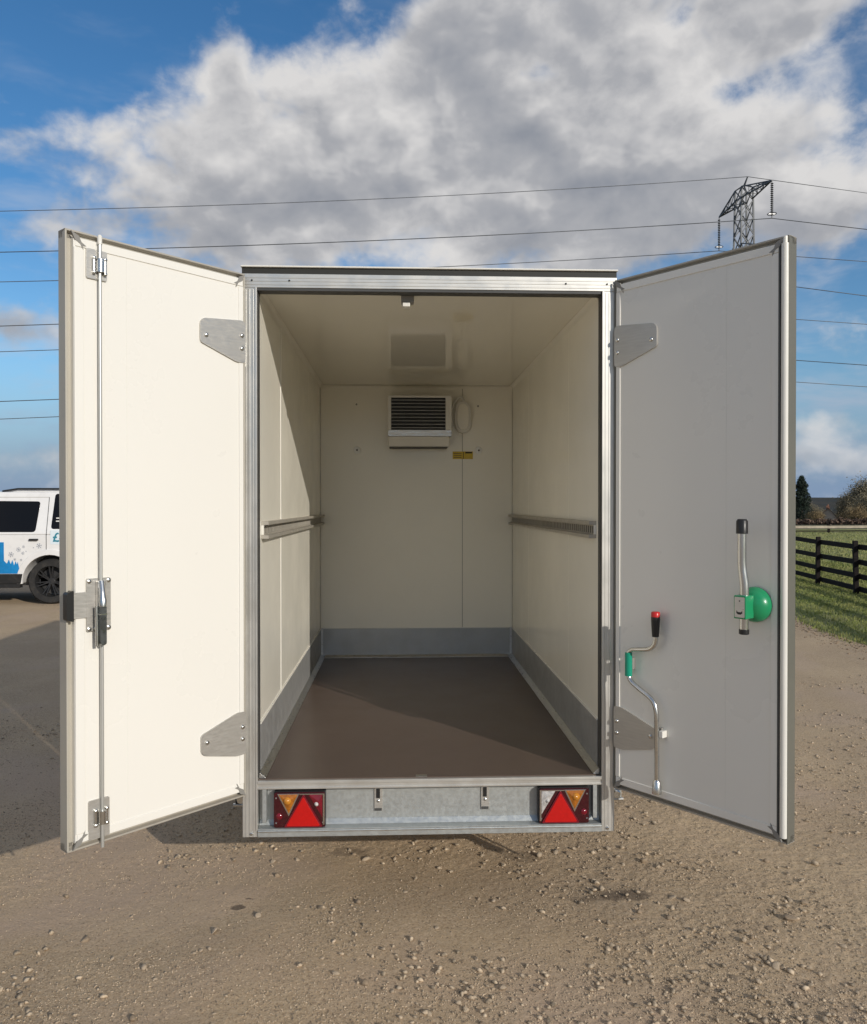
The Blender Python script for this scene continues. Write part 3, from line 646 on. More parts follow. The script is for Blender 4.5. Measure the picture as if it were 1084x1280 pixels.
cooling_unit()
def inside_fittings():
    cx, cz = .325, 2.248
    oval = lambda rx, rz: [(cx + rx * math.copysign(abs(math.cos(a)) ** .8, math.cos(a)), cz + rz * math.copysign(abs(math.sin(a)) ** .75, math.sin(a))) for a in [2 * math.pi * i / 28 for i in range(28)]]
    b = MB().prism(oval(.058, .112), lambda a, c, t: (a, t, c), L - .0005, L - .045).build('bulkhead_light', M['plastic_wh'], trailer, .012, seg=3)
    MB().prism(oval(.042, .092), lambda a, c, t: (a, t, c), L - .043, L - .056).build('light_cover', M['grp_in'], b, .007, seg=3)
    MB().tube([(.25, L - .02, 2.31), (.262, L - .03, 2.345), (.29, L - .03, 2.382), (.318, L - .03, 2.392), (.33, L - .03, 2.37), (.33, L - .03, 2.352)], .009, 8).build('light_cable', M['plastic_wh'], trailer, smooth=60)
    MB().box(.255, .400, L - .0030, L - .0018, 1.952, 2.006).build('warning_sticker', M['yellow'], trailer)
    st = trailer.children[-1]
    MB().box(.345, .394, L - .0036, L - .0031, 1.992, 2.003).build('sticker_print', M['ink'], st)
    MB().box(.330, .334, L - .0036, L - .0031, 1.955, 2.004).build('sticker_print', M['ink'], st)
    for i in range(3): MB().box(.262, .318, L - .0036, L - .0031, 1.962 + i * .014, 1.966 + i * .014).build('sticker_print', M['tile'], st)
    for x, z in ((-.425, 2.014), (.442, 2.014)):
        c = MB().lathe([(.026, -.0005), (.024, -.005), (0, -.007)], lambda a, b, h: (x + a, L + h, z + b), 16).build('screw_cap', M['cap'], trailer, smooth=50)
        MB().lathe([(.007, -.0055), (.006, -.008), (0, -.008)], lambda a, b, h: (x + a, L + h, z + b), 10).build('screw', M['seal'], c)
    for x, z in ((-.428, 2.338), (.437, 2.330)):
        MB().lathe([(.007, -.0005), (.006, -.004), (0, -.004)], lambda a, b, h: (x + a, L + h, z + b), 10).build('hook', M['corner'], trailer)
    sw = MB().box(-.118, -.066, .07, .115, 2.438, ZC).build('door_switch', M['corner'], trailer, .003)
    MB().box(-.112, -.082, .066, .110, 2.420, 2.4375).build('switch_lens', M['plastic_wh'], sw, .003)
inside_fittings()

# ------------------------------------------------------------------ doors
HX = {-1: .718, 1: .726}; HY = {-1: -.038, 1: -.010}
def make_door(side, W, ang):
    """local frame: x from hinge to free edge, y the inner face's outward side (times side), z up"""
    s = 1 if side < 0 else -1
    ux, uy = side * math.sin(R(ang)), -math.cos(R(ang)); rz = math.atan2(uy, ux)
    Z0, Z1 = .494, 2.514
    def F(u, n, z): return (u, s * n, z)
    def B(mb, u0, u1, n0, n1, z0, z1): return mb.box(u0, u1, *sorted((s * n0, s * n1)), z0, z1)
    fr = .022
    d = B(MB(), fr * .5, W - fr * 1.15, -.030, 0, Z0 + fr, Z1 - fr).build('door', M['grp'], trailer, .003)
    d.location = (side * HX[side], HY[side], 0); d.rotation_euler = (0, 0, rz)
    d['label'] = 'left door swung open with full height lock rod' if side < 0 else 'right door swung open with green inside handle'
    B(MB(), .004, W - .012, -.0500, -.0482, Z0 + .012, Z1 - .012).build('outer_skin', M['grp'], d)
    # aluminium surround: stepped profile on all four sides
    def edge(name, a, b, vert, sgn):
        pr = [(-.052, 0), (-.004, 0), (-.004, .006), (-.022, .010), (-.022, fr + .004), (-.048, fr + .004), (-.052, fr)]
        if vert: f = lambda p, q, t: F(a + sgn * q, p, t)
        else: f = lambda p, q, t: F(t, p, a + sgn * q)
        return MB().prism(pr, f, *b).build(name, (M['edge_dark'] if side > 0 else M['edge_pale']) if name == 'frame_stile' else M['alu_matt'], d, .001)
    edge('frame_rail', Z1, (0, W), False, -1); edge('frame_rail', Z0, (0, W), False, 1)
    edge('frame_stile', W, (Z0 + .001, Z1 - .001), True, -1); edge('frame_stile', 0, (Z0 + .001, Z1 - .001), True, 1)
    # raised strip of the lining that runs round the inner face
    for u0, u1, z0, z1 in ((.014, W - .030, Z1 - .052, Z1 - .0235), (.014, W - .030, Z0 + .0235, Z0 + .052), (.0125, .032, Z0 + .053, Z1 - .053), (W - .058, W - .0265, Z0 + .053, Z1 - .053)):
        B(MB(), u0, u1, -.001, .0035, z0, z1).build('lining_strip', M['grp'], d, .002)
    # corner connectors
    for u, z, au, azz in ((.006, Z0 + .006, 1, 1), (.006, Z1 - .006, 1, -1), (W - .016, Z0 + .006, -1, 1), (W - .016, Z1 - .006, -1, -1)):
        pts = [(0, 0), (.026, .012), (.034, .030), (.050, .040), (.038, .042), (.040, .054), (.030, .036), (.012, .026)]
        MB().prism([(u + au * a, z + azz * b) for a, b in pts], lambda a, b, t: F(a, t, b), -.002, .0052).build('corner_connector', M['corner'], d)
    # hinge plates bolted to the inner face
    for pts, bolts in (([(.006, 2.168), (.045, 2.168), (.205, 2.222), (.205, 2.296), (.190, 2.312), (.020, 2.330), (.006, 2.320)], [(.180, 2.250), (.022, 2.272), (.022, 2.222)]),
                       ([(.006, .662), (.045, .660), (.190, .694), (.205, .708), (.205, .772), (.045, .826), (.006, .826)], [(.180, .742), (.022, .768), (.022, .722)])):
        hp = MB().prism(rpoly(pts, .012), lambda a, b, t: F(a, t, b), -.0005, .0068).build('hinge_plate', M['steel_plate'], d, .001)
        for u, z in bolts:
            b = MB(); p = Vector(F(u, .006, z)); n = Vector((0, s, 0)); b.tube([p, p + n * .004, p + n * .0065, p + n * .007], [.0085, .0085, .006, .002], 10); b.build('bolt', M['chrome'], d, smooth=50)
    # hinge knuckles and straps in the gap to the post
    for z0, z1 in ((2.165, 2.262), (.660, .758)):
        MB().tube([F(-.004, -.030, z0), F(-.004, -.030, z1)], .010, 10).build('hinge_knuckle', M['alu'], d, smooth=40)
        B(MB(), -.010, .050, -.058, -.0535, z0, z1).build('hinge_strap', M['alu'], d, .001)
    for u in (.32, .48) if False else (.489,):
        B(MB(), u - .0006, u + .0006, -.0005, .0004, Z0 + .05, Z1 - .05).build('panel_seam', M['alu_white'], d)
    return d, F, B, s, Z0, Z1

DL, FL, BL, sL, DZ0, DZ1 = make_door(-1, .697, 43.4)
def left_door_fittings():
    d, F, B = DL, FL, BL
    rod_u = .590
    MB().tube([F(rod_u, .014, 2.508), F(rod_u, .014, 1.33)], .0060, 10).build('lock_rod', M['rod'], d, smooth=50)
    MB().tube([F(rod_u - .003, .014, 1.21), F(rod_u - .003, .014, .486)], .0060, 10).build('lock_rod', M['rod'], d, smooth=50)
    MB().tube([F(rod_u, .014, 2.482), F(rod_u, .014, 2.508), F(rod_u, .014, 2.513)], [.0078, .0078, .004], 10).build('rod_tip', M['plastic_wh'], d, smooth=50)
    for z0, z1, u0, u1 in ((2.366, 2.464, .561, .632), (.516, .646, .558, .630)):
        MB().prism(rrect(u0, u1, z0, z1, .006), lambda a, b, t: F(a, t, b), -.0005, .0065).build('guide_plate', M['steel_plate'], d, .001)
        zc = (z0 + z1) / 2 - (.004 if z0 > 1 else -.006)
        MB().tube([F(rod_u - .001, .016, zc - .022), F(rod_u - .001, .016, zc + .022)], .0135, 10).build('rod_guide', M['chrome'], d, smooth=50)
        for du in (-.019, .019):
            MB().tube([F(rod_u + du, .012, zc - .026), F(rod_u + du, .012, zc + .026)], .005, 8).build('guide_lug', M['chrome'], d, smooth=50)
            for dz in (-.024, .024):
                p = Vector(F(rod_u + du, .006, zc + dz)); n = Vector((0, sL, 0)); MB().tube([p, p + n * .011, p + n * .013], [.006, .006, .003], 8).build('bolt', M['chrome'], d, smooth=50)
    # lock case, arm to the free edge with its black buffer
    MB().prism(rrect(.552, .635, 1.205, 1.380, .005), lambda a, b, t: F(a, t, b), .0002, .007).build('lock_plate', M['steel_plate'], d, .0012)
    B(MB(), .578, .606, .007, .026, 1.214, 1.372).build('lock_channel', M['alu'], d, .003)
    B(MB(), .592, .600, .0262, .0275, 1.222, 1.368).build('lock_slot', M['plastic_bk'], d)
    for u, z in ((.627, 1.371), (.560, 1.371), (.627, 1.214), (.560, 1.214), (.606, 1.214)):
        p = Vector(F(u, .0065, z)); n = Vector((0, sL, 0)); MB().tube([p, p + n * .005, p + n * .007], [.007, .007, .003], 8).build('bolt', M['chrome'], d, smooth=50)
    # lever
    MB().tube([F(.592, .022, 1.370), F(.594, .032, 1.340), F(.597, .042, 1.305), F(.598, .044, 1.288)], [.010, .011, .014, .012], 10).build('lever_arm', M['chrome'], d, smooth=50)
    MB().prism(rpoly([(.588, 1.292), (.608, 1.292), (.609, 1.172), (.602, 1.160), (.588, 1.165)], .006), lambda a, b, t: F(a, t, b), .028, .050).build('lever', M['kick2'], d, .003)
    B(MB(), .587, .6095, .0275, .0508, 1.262, 1.266).build('lever_band', M['chrome'], d)
    MB().tube([F(.613, .030, 1.29), F(.613, .034, 1.16)], .006, 8).build('lever_bar', M['chrome'], d, smooth=50)
    B(MB(), .635, .688, .0042, .0075, 1.252, 1.337).build('arm_plate', M['steel_plate'], d, .001)
    MB().prism(rpoly([(.681, 1.244), (.704, 1.250), (.704, 1.338), (.681, 1.346)], .006), lambda a, b, t: F(a, t, b), -.012, .016).build('arm_buffer', M['plastic_bk'], d, .004)
M['kick2'] = mat('dark_zinc_lever', (.16, .17, .17), .35, metal=.9, var=.15, vscale=30, rvar=.3)
left_door_fittings()

DR, FR, BR, sR, _, _ = make_door(1, .713, 37.2)
def right_door_fittings():
    d, F, B = DR, FR, BR
    # astragal bead down the free edge and its dark seal
    MB().tube([F(.699, -.003, .515), F(.699, -.003, 2.488)], .0120, 14).build('edge_bead', M['alu_white'], d, smooth=50)
    MB().tube([F(.699, -.003, 2.4875), F(.699, -.003, 2.511)], .0085, 10).build('bead_pin', M['plastic_wh'], d, smooth=50)
    B(MB(), .680, .6865, -.004, .0050, .520, 2.490).build('bead_seal', M['seal'], d)
    # outside lock rod: its foot shows below the door
    MB().tube([F(.655, -.072, .455), F(.655, -.072, 2.53)], .008, 10).build('outside_lock_rod', M['chrome'], d, smooth=50)
    for z in (.60, 1.30, 2.30): B(MB(), .62, .69, -.085, -.0505, z, z + .06).build('rod_bracket', M['steel_plate'], d, .002)
    # inside release: steel lever through a green boss
    c = (.602, 1.284)
    MB().lathe([(.060, .004), (.060, .016), (.055, .032), (.042, .047), (.022, .056), (0, .059)], lambda a, b, h: F(c[0] + a, h, c[1] + b), 28).build('handle_boss', M['green'], d, smooth=60)
    B(MB(), .578, .622, .050, .102, 1.242, 1.320).build('handle_block', M['green'], d, .003)
    B(MB(), .584, .618, .030, .051, 1.252, 1.310).build('handle_neck', M['green'], d, .003)
    MB().prism(rrect(.582, .618, 1.247, 1.315, .003), lambda a, b, t: F(a, t, b), .1015, .1032).build('handle_face', M['alu'], d)
    MB().prism([(.589, 1.270), (.594, 1.265), (.605, 1.265), (.610, 1.270), (.610, 1.261), (.604, 1.257), (.595, 1.257), (.589, 1.261)], lambda a, b, t: F(a, t, b), .1030, .1038).build('face_mark', M['ink'], d)
    MB().prism(arc(.600, 1.302, .0025, 0, 330, 8), lambda a, b, t: F(a, t, b), .1030, .1038).build('face_mark', M['ink'], d)
    MB().tube([F(.594, .078, 1.540), F(.594, .078, 1.430), F(.596, .077, 1.400), F(.601, .075, 1.360), F(.602, .074, 1.310), F(.600, .074, 1.205)], [.0145, .0145, .0145, .0155, .0155, .0155], 14).build('release_lever', M['chrome'], d, smooth=60)
    MB().tube([F(.594, .078, 1.526), F(.594, .078, 1.568), F(.594, .078, 1.575)], [.0195, .0190, .014], 14).build('lever_cap', M['plastic_bk'], d, smooth=50)
    MB().tube([F(.600, .074, 1.2055), F(.600, .074, 1.190), F(.600, .074, 1.188)], [.0168, .0168, .014], 14).build('lever_end', M['plastic_bk'], d, smooth=50)
    # clips that hold the winding handle
    B(MB(), .234, .250, .001, .030, .752, .778).build('handle_clip', M['plastic_wh'], d, .002)
    B(MB(), .218, .234, .001, .012, .745, .785).build('handle_clip', M['corner'], d, .002)
    B(MB(), .088, .104, .001, .016, .985, 1.030).build('handle_clip', M['corner'], d, .002)
right_door_fittings()
# the removable winding handle clipped to the right door
def winding_handle():
    d, F = DR, FR
    Mx = Matrix.Translation(Vector((HX[1], HY[1], 0))) @ Matrix.Rotation(d.rotation_euler.z, 4, 'Z')
    h = tag(empty('winding_handle', Mx @ Vector((.2, -.03, .54)), d.rotation_euler.z), 'cranked steel winding handle with red tipped black grip clipped to right door', 'crank handle')
    off = Vector((.2, -.03, .54)); G = lambda u, n, z: Vector(F(.0067 + 1.145 * u, n, z)) - off
    n0 = .030
    ctrl = [(.185, 1.138), (.186, 1.118), (.180, 1.096), (.160, 1.078), (.120, 1.070), (.096, 1.066), (.081, 1.056), (.078, 1.036), (.078, .985), (.080, .958), (.092, .940), (.125, .918), (.160, .898), (.178, .880), (.187, .852), (.190, .800), (.191, .590)]
    pts = []
    for i in range(len(ctrl) - 1):
        p0 = ctrl[max(i - 1, 0)]; p1 = ctrl[i]; p2 = ctrl[i + 1]; p3 = ctrl[min(i + 2, len(ctrl) - 1)]
        for k in range(4):
            t = k / 4; q = [.5 * ((2 * p1[j]) + (-p0[j] + p2[j]) * t + (2 * p0[j] - 5 * p1[j] + 4 * p2[j] - p3[j]) * t * t + (-p0[j] + 3 * p1[j] - 3 * p2[j] + p3[j]) * t ** 3) for j in (0, 1)]
            pts.append(G(q[0], n0, q[1]))
    pts.append(G(*(ctrl[-1][0], n0, ctrl[-1][1])))
    MB().tube(pts, .0090, 12).build('crank_rod', M['chrome'], h, smooth=60)
    MB().tube([G(.185, n0, 1.128), G(.185, n0, 1.145), G(.185, n0, 1.190), G(.185, n0, 1.203)], [.0125, .0140, .0168, .0168], 14).build('grip', M['plastic_bk'], h, smooth=50)
    MB().tube([G(.185, n0, 1.203), G(.185, n0, 1.219), G(.185, n0, 1.222)], [.0166, .0162, .0135], 14).build('grip_tip', M['red_pl'], h, smooth=50)
    MB().tube([G(.078, n0, .962), G(.078, n0, 1.052)], .0140, 12).build('sleeve', M['green2'], h, smooth=50)
    MB().tube([G(.191, n0, .592), G(.191, n0, .585), G(.191, n0, .572), G(.191, n0, .568), G(.191, n0, .540)], [.010, .015, .0155, .0175, .0175], 12).build('socket', M['chrome'], h, smooth=40)
winding_handle()

# ------------------------------------------------------------------ running gear
def running_gear():
    for s in (-1, 1):
        MB().box(*sorted((s * .52, s * .58)), .055, L + .03, .385, .503).build('chassis_rail', M['galv'], trailer, .004)
        for yw in (1.46,):
            x = s * .835; w = empty('wheel', (x, yw, .285), 0, trailer)
            MB().lathe([(.17, -.08), (.245, -.085), (.280, -.07), (.285, -.03), (.285, .03), (.280, .07), (.245, .085), (.17, .08)], lambda a, b, h: (h, a, b), 32).build('tyre', M['tyre'], w, smooth=50)
            MB().lathe([(.172, .07), (.165, .03), (.10, .02), (.06, .045), (0, .05)], lambda a, b, h: (s * h, a, b), 24).build('rim', M['alu_matt'], w, smooth=40)
            MB().tube([(s * .2, yw, .285), (s * .80, yw, .285)], .03, 10).build('axle', M['galv'], trailer, smooth=40)
        mg = arc(1.46, .285, .345, 180, 0, 16)
        MB().prism(mg + [(a + (1.46 - a) * .03, b - .012) for a, b in mg[::-1]], lambda a, b, t: (t, a, b), s * .739, s * .955).build('mudguard', M['plastic_bk'], trailer)
        # corner steady behind the post with its winding spindle
        c = MB().box(*sorted((s * .60, s * .655)), .07, .12, .355, .503).build('corner_steady', M['frame_bk'], trailer, .003)
        MB().tube([(s * .62, .095, .412), (s * .795, .095, .412)], .007, 8).build('steady_spindle', M['chrome'], c, smooth=40)
        MB().box(*sorted((s * .739, s * .785)), .08, .13, .418, .462).build('steady_bracket', M['galv'] if s > 0 else M['frame_bk'], c, .004)
        MB().tube([(s * .762, .075, .440), (s * .762, .066, .440)], [.018, .014], 10).build('steady_nut', M['chrome'], c, smooth=40)
    MB().box(-.05, .05, L + .056, 4.1, .39, .46).build('drawbar', M['galv'], trailer, .004)
    for s in (-1, 1): MB().bar((s * .53, L + .02, .425), (s * .05, 3.7, .425), .05, .07).build('drawbar_arm', M['galv'], trailer)
    MB().box(-.06, .06, 4.1, 4.32, .42, .52).build('coupling', M['frame_bk'], trailer, .01)
    MB().tube([(.09, 3.75, .15), (.09, 3.75, .85)], .03, 12).build('jockey_tube', M['galv'], trailer, smooth=40)
    MB().lathe([(0, -.03), (.10, -.03), (.11, 0), (.10, .03), (0, .03)], lambda a, b, h: (.09 + h, 3.75 + a, .11 + b), 20).build('jockey_wheel', M['tyre'], trailer, smooth=40)
    MB().box(-.30, .30, L + .056, L + .42, 1.75, 2.45).build('compressor_housing', M['plastic_wh'], trailer, .02)
running_gear()

# ------------------------------------------------------------------ parked car
def text_mesh(name, body, size, material, parent, loc, rot, depth=.0008):
    c = bpy.data.curves.new(name, 'FONT'); c.body = body; c.size = size; c.extrude = depth; c.resolution_u = 3; c.offset = size * .02
    t = bpy.data.objects.new(name, c); COL.objects.link(t); dg = bpy.context.evaluated_depsgraph_get()
    me = bpy.data.meshes.new_from_object(t.evaluated_get(dg)); bpy.data.objects.remove(t); bpy.data.curves.remove(c)
    me.materials.clear(); o = link(name, me, material, parent); o.location = loc; o.rotation_euler = rot; return o
def parked_car():
    car = tag(empty('parked_car', (-5.85, 11.35, 0)), 'white car with blue splash and snowflake decals beyond the left door', 'car')
    HWd = .95
    def yy(z, s): return s * (HWd - .15 * max(0, (z - 1.14)) / .70 - .03 * max(0, .75 - z) / .4)
    # lower body with two wheel arches, front towards -x
    arch = lambda cx: arc(cx, .36, .455, 0, 180, 14)
    low = [(1.02, .42)] + [(1.06, .70), (1.06, 1.05), (1.03, 1.14), (-2.35, 1.14), (-3.62, 1.08), (-3.82, .95), (-3.86, .60), (-3.78, .36), (-3.36, .34)]
    low += [(x, z) for x, z in arch(-2.885)[::-1]] + [(-2.40, .34), (-.47, .34)] + [(x, z) for x, z in arch(0)[::-1]] + [(.47, .40)]
    # polygon made of two halves so that the arches stay open through the side skins only
    MB().prism(low, lambda a, b, t: (a, yy(b, 1 if t > 0 else -1) if abs(t) > .5 else t, b), -1, 1).build('body', M['carpaint'], car, .02, seg=3)
    up = [(1.02, 1.141), (.98, 1.50), (.90, 1.80), (.60, 1.845), (-.90, 1.845), (-1.55, 1.80), (-2.32, 1.141)]
    MB().prism(up, lambda a, b, t: (a, yy(b, t), b), -1, 1).build('cabin', M['carpaint'], car, .02, seg=3)
    MB().prism([(.88, 1.846), (.60, 1.885), (-.62, 1.885), (-.98, 1.846)], lambda a, b, t: (a, t, b), -.70, .70).build('raised_roof', M['carpaint'], car, .01)
    for s in (-1, 1):
        MB().tube([(.55, s * .74, 1.86), (.45, s * .74, 1.898), (-.60, s * .74, 1.898), (-.85, s * .74, 1.86)], .016, 8).build('roof_rail', M['cartrim'], car, smooth=40)
        def panel(name, poly, m, r=.03, off=.004, bev=.002): return MB().prism(rpoly(poly, r), lambda a, b, t: (a, yy(b, s) + s * t, b), -.02, off).build(name, m, car, bev)
        panel('rear_door_window', [(-.235, 1.185), (-.19, 1.69), (-1.14, 1.70), (-1.17, 1.185)], M['carglass'], .05)
        panel('front_door_window', [(-1.24, 1.185), (-1.22, 1.70), (-1.50, 1.69), (-2.06, 1.20)], M['carglass'], .05)
        panel('quarter_window', [(.012, 1.235), (.040, 1.82), (.70, 1.78), (.80, 1.235)], M['carglass'], .05)
        # door shut lines
        for x in (-.055, -1.20, -2.15):
            z0 = .86 if x > -.1 else .76
            MB().prism([(x - .005, z0), (x + .005, z0), (x + .005, 1.14), (x + .005, 1.76), (x - .005, 1.76), (x - .005, 1.14)], lambda a, b, t: (a, yy(b, s) + s * t, b), -.01, .0024).build('door_shut_line', M['seal'], car)
        MB().prism([(-.06, 1.755), (-1.6, 1.755), (-1.6, 1.762), (-.06, 1.762)], lambda a, b, t: (a, yy(b, s) + s * t, b), -.01, .0022).build('door_shut_line', M['alu_matt'], car)
        for x in (-.325, -1.36):
            MB().prism(rrect(x, x + .145, 1.045, 1.078, .014), lambda a, b, t: (a, yy(b, s) + s * t, b), 0, .035).build('door_handle', M['cartrim'], car, .006)
        # sill and arch lips
        MB().prism([(-2.42, .34), (-.475, .34), (-.44, .50), (-2.44, .50)], lambda a, b, t: (a, yy(b, s) + s * t, b), -.02, .028).build('sill', M['cartrim'], car, .006)
        MB().prism([(-2.40, .27), (-.49, .27), (-.49, .3395), (-2.40, .3395)], lambda a, b, t: (a, yy(.4, s) + s * t, b), -.10, .010).build('lower_sill', M['cartrim'], car, .006)
        for cx in (0, -2.885):
            o = arc(cx, .36, .545, -3, 183, 18); i = arc(cx, .36, .452, 183, -3, 18)
            MB().prism(o + i, lambda a, b, t: (a, yy(b, s) + s * t, b), -.03, .014).build('arch_lip', M['carpaint'], car, .006)
            w = empty('wheel', (cx, s * .80, .372), 0, car)
            MB().lathe([(.255, -.12), (.345, -.125), (.368, -.10), (.373, -.03), (.373, .03), (.368, .10), (.345, .125), (.255, .12)], lambda a, b, h: (a, h, b), 36).build('tyre', M['tyre'], w, smooth=50)
            rim = MB().lathe([(.262, .118), (.255, .09), (.235, .06), (.235, -.06)], lambda a, b, h: (a, s * h, b), 36)
            rim.lathe([(0, .095), (.05, .095), (.065, .08), (.065, .0)], lambda a, b, h: (a, s * h, b), 18)
            for k in range(14):
                an = 2 * math.pi * k / 14 + (.10 if k % 2 else -.10); c, sn = math.cos(an), math.sin(an)
                rim.bar((.05 * c, s * .075, .05 * sn), (.250 * c, s * .090, .250 * sn), .018, .03, up=(0, 1, 0))
            rim.build('rim', M['rim'], w, smooth=40)
            MB().lathe([(.0, -.02), (.22, -.02)], lambda a, b, h: (a, s * h, b), 24).build('brake_backing', M['frame_bk'], w)
        # decals: blue splash, grey snowflakes, price plate
        if s < 0:
            spl = [(-2.3, .505), (-.50, .505), (-.49, .56), (-.515, .70), (-.53, .655), (-.55, .71), (-.575, .64), (-.60, .73), (-.63, .66), (-.655, .74), (-.69, .67), (-.72, .70), (-.735, .72), (-.735, 1.02), (-1.2, 1.03), (-2.3, .98)]
            MB().prism(spl[::-1], lambda a, b, t: (a, yy(b, s) + s * t, b), 0, .0022).build('splash_decal', M['decal_blue'], car)
            for x, z, r in ((-.62, .82, .045), (-.50, .90, .04), (-.43, .84, .028), (-.42, .945, .025), (-.17, .96, .045), (-.26, .93, .012), (-.38, .87, .012), (-.56, .74, .022), (-.46, .73, .02)):
                mb = MB()
                for k in range(3):
                    c, sn = math.cos(R(60 * k + 15)), math.sin(R(60 * k + 15)); y0 = yy(z, s) + s * .0012
                    mb.bar((x - r * c, y0, z - r * sn), (x + r * c, y0, z + r * sn), r * .18, .0022, up=(0, 1, 0))
                    for q in (-.6, .6):
                        for ww in (-1, 1):
                            px, pz = x + q * r * c, z + q * r * sn; a2 = math.atan2(sn, c) + (math.pi if q < 0 else 0) + ww * .8
                            mb.bar((px, y0, pz), (px + .35 * r * math.cos(a2), y0, pz + .35 * r * math.sin(a2)), r * .14, .002, up=(0, 1, 0))
                mb.build('snowflake_decal', M['decal_grey'], car)
            MB().prism(rrect(.012, .62, .985, 1.215, .01), lambda a, b, t: (a, yy(.9, s) + s * t, b), -.03, .003).build('price_plate', M['decal_pale'], car)
            text_mesh('price_lettering', '£4', .21, M['decal_teal'], car, (.045, -(HWd + .0042), 1.030), (R(90), 0, 0))
            MB().prism(arc(.150, 1.49, .022, 60, 330, 10) + arc(.150, 1.49, .012, 330, 60, 10), lambda a, b, t: (a, yy(b, s) + s * t, b), 0, .0055).build('window_lettering', M['plastic_wh'], car)
            for z in (1.355, 1.405): MB().prism([(.085, z), (.20, z), (.20, z + .018), (.085, z + .018)], lambda a, b, t: (a, yy(b, s) + s * t, b), 0, .0055).build('window_lettering', M['plastic_wh'], car)
        MB().box(-2.05, -1.90, *sorted((s * .93, s * 1.12)), 1.14, 1.32).build('wing_mirror', M['cartrim'], car, .02)
        MB().prism(rrect(-3.845, -3.60, .82, .98, .03), lambda a, b, t: (a, s * t, b), .55, .935).build('headlight', M['clear'], car, .01)
        MB().prism(rrect(.90, 1.065, .80, 1.12, .02), lambda a, b, t: (a, s * t, b), .72, .935).build('tail_light', M['red_lens'], car, .01)
    MB().prism([(-1.53, 1.80), (-2.28, 1.16), (-2.31, 1.17), (-1.56, 1.81)], lambda a, b, t: (a - .004, t, b + .012), -.74, .74).build('windscreen', M['carglass'], car)
    MB().prism([(1.025, 1.18), (.985, 1.52), (.925, 1.76), (.935, 1.77), (.997, 1.52), (1.037, 1.18)], lambda a, b, t: (a, t, b), -.72, .72).build('rear_window', M['carglass'], car)
    MB().box(-3.90, -3.70, -.86, .86, .36, .60).build('front_bumper', M['cartrim'], car, .03)
    MB().box(.95, 1.12, -.86, .86, .42, .66).build('rear_bumper', M['cartrim'], car, .03)
    MB().box(-3.2, .9, -.78, .78, .30, .42).build('underbody', M['frame_bk'], car)
    MB().box(-3.5, .9, -.60, .60, .40, .80).build('engine_bay', M['frame_bk'], car)
    return car
parked_car()

# ------------------------------------------------------------------ fences
def rail_fence():
    f = tag(empty('rail_fence', (8.164, 11.94, 0)), 'dark brown four rail timber fence beside the grass verge', 'fence')
    d = Vector((.1748, .9846, 0)); sp = 2.05
    pts = [d * (k * sp - 1.025) for k in range(-4, 6)]
    rz = math.atan2(d.y, d.x)
    for i, p in enumerate(pts):
        z = float(fieldz(np.array([8.164 + p.x]), np.array([11.94 + p.y]))[0])
        o = MB().prism([(-.04, -.25), (.04, -.25), (.04, .95), (.03, .97), (-.03, .97), (-.04, .95)], lambda a, b, t: (a, t, b), -.04, .04).build('post', M['timber'], f, .006)
        o.location = (p.x, p.y, z - .02); o.rotation_euler = (random.uniform(-.02, .02), random.uniform(-.02, .02), rz)
    for i in range(len(pts) - 1):
        a, b = pts[i], pts[i + 1]
        for k, h in enumerate((.86, .585, .335, .115)):
            za = float(fieldz(np.array([8.164 + a.x]), np.array([11.94 + a.y]))[0]) + h + random.uniform(-.008, .008)
            zb = float(fieldz(np.array([8.164 + b.x]), np.array([11.94 + b.y]))[0]) + h + random.uniform(-.008, .008)
            n = Vector((d.y, -d.x, 0)) * .057
            A = Vector((a.x, a.y, za - .02)) + n; B_ = Vector((b.x, b.y, zb - .02)) + n; e = (B_ - A).normalized() * .0015
            MB().bar(A + e, B_ - e, .036, .092).build('rail', M['timber'], f, .004)
rail_fence()
def far_fence():
    f = tag(empty('paddock_fence', (18, 45, 0)), 'pale top railed fence along the far side of the paddock', 'fence')
    xs_ = [i * 2.6 for i in range(-2, 11)]
    for x in xs_:
        z = float(land(18 + x, 45)); MB().box(x - .06, x + .06, -.06, .06, z - .1, z + .56).build('post', M['timber'], f)
    for a, b in zip(xs_[:-1], xs_[1:]):
        za, zb = float(land(18 + a, 45)), float(land(18 + b, 45))
        MB().bar((a, -.09, za + .40), (b, -.09, zb + .40), .05, .15).build('rail', M['timber_pale'], f)
        MB().bar((a, -.09, za + .16), (b, -.09, zb + .16), .05, .07).build('rail', M['timber'], f)
far_fence()

# ------------------------------------------------------------------ far houses, hedge, trees, hills
FWD = Vector((math.sin(YAW), math.cos(YAW), 0)); RGT = Vector((math.cos(YAW), -math.sin(YAW), 0))
def bearing(px, dist):
    """ground point at a bearing (given as photo column) and a distance from where the photographer stood"""
    p = Vector((CAM.x, CAM.y, 0)) + FWD * dist + RGT * (dist * (px - 542) / FPX); return p.x, p.y, float(land(p.x, p.y))
def leaf_cloud(c, n, size, rnd, spread=.8):
    """n small tilted faces around points c (m,3)"""
    idx = rnd.integers(0, len(c), n); p = c[idx] + rnd.normal(0, 1, (n, 3)) * size * spread
    a = rnd.normal(0, 1, (n, 3)); a /= np.linalg.norm(a, axis=1)[:, None]; b = np.cross(a, rnd.normal(0, 1, (n, 3))); b /= np.linalg.norm(b, axis=1)[:, None]
    s = size * rnd.uniform(.5, 1.3, (n, 1)); v = np.stack([p - a * s, p + b * s * .5, p + a * s, p - b * s * .5], 1).reshape(-1, 3)
    return v, (np.arange(n)[:, None] * 4 + np.arange(4)[None])
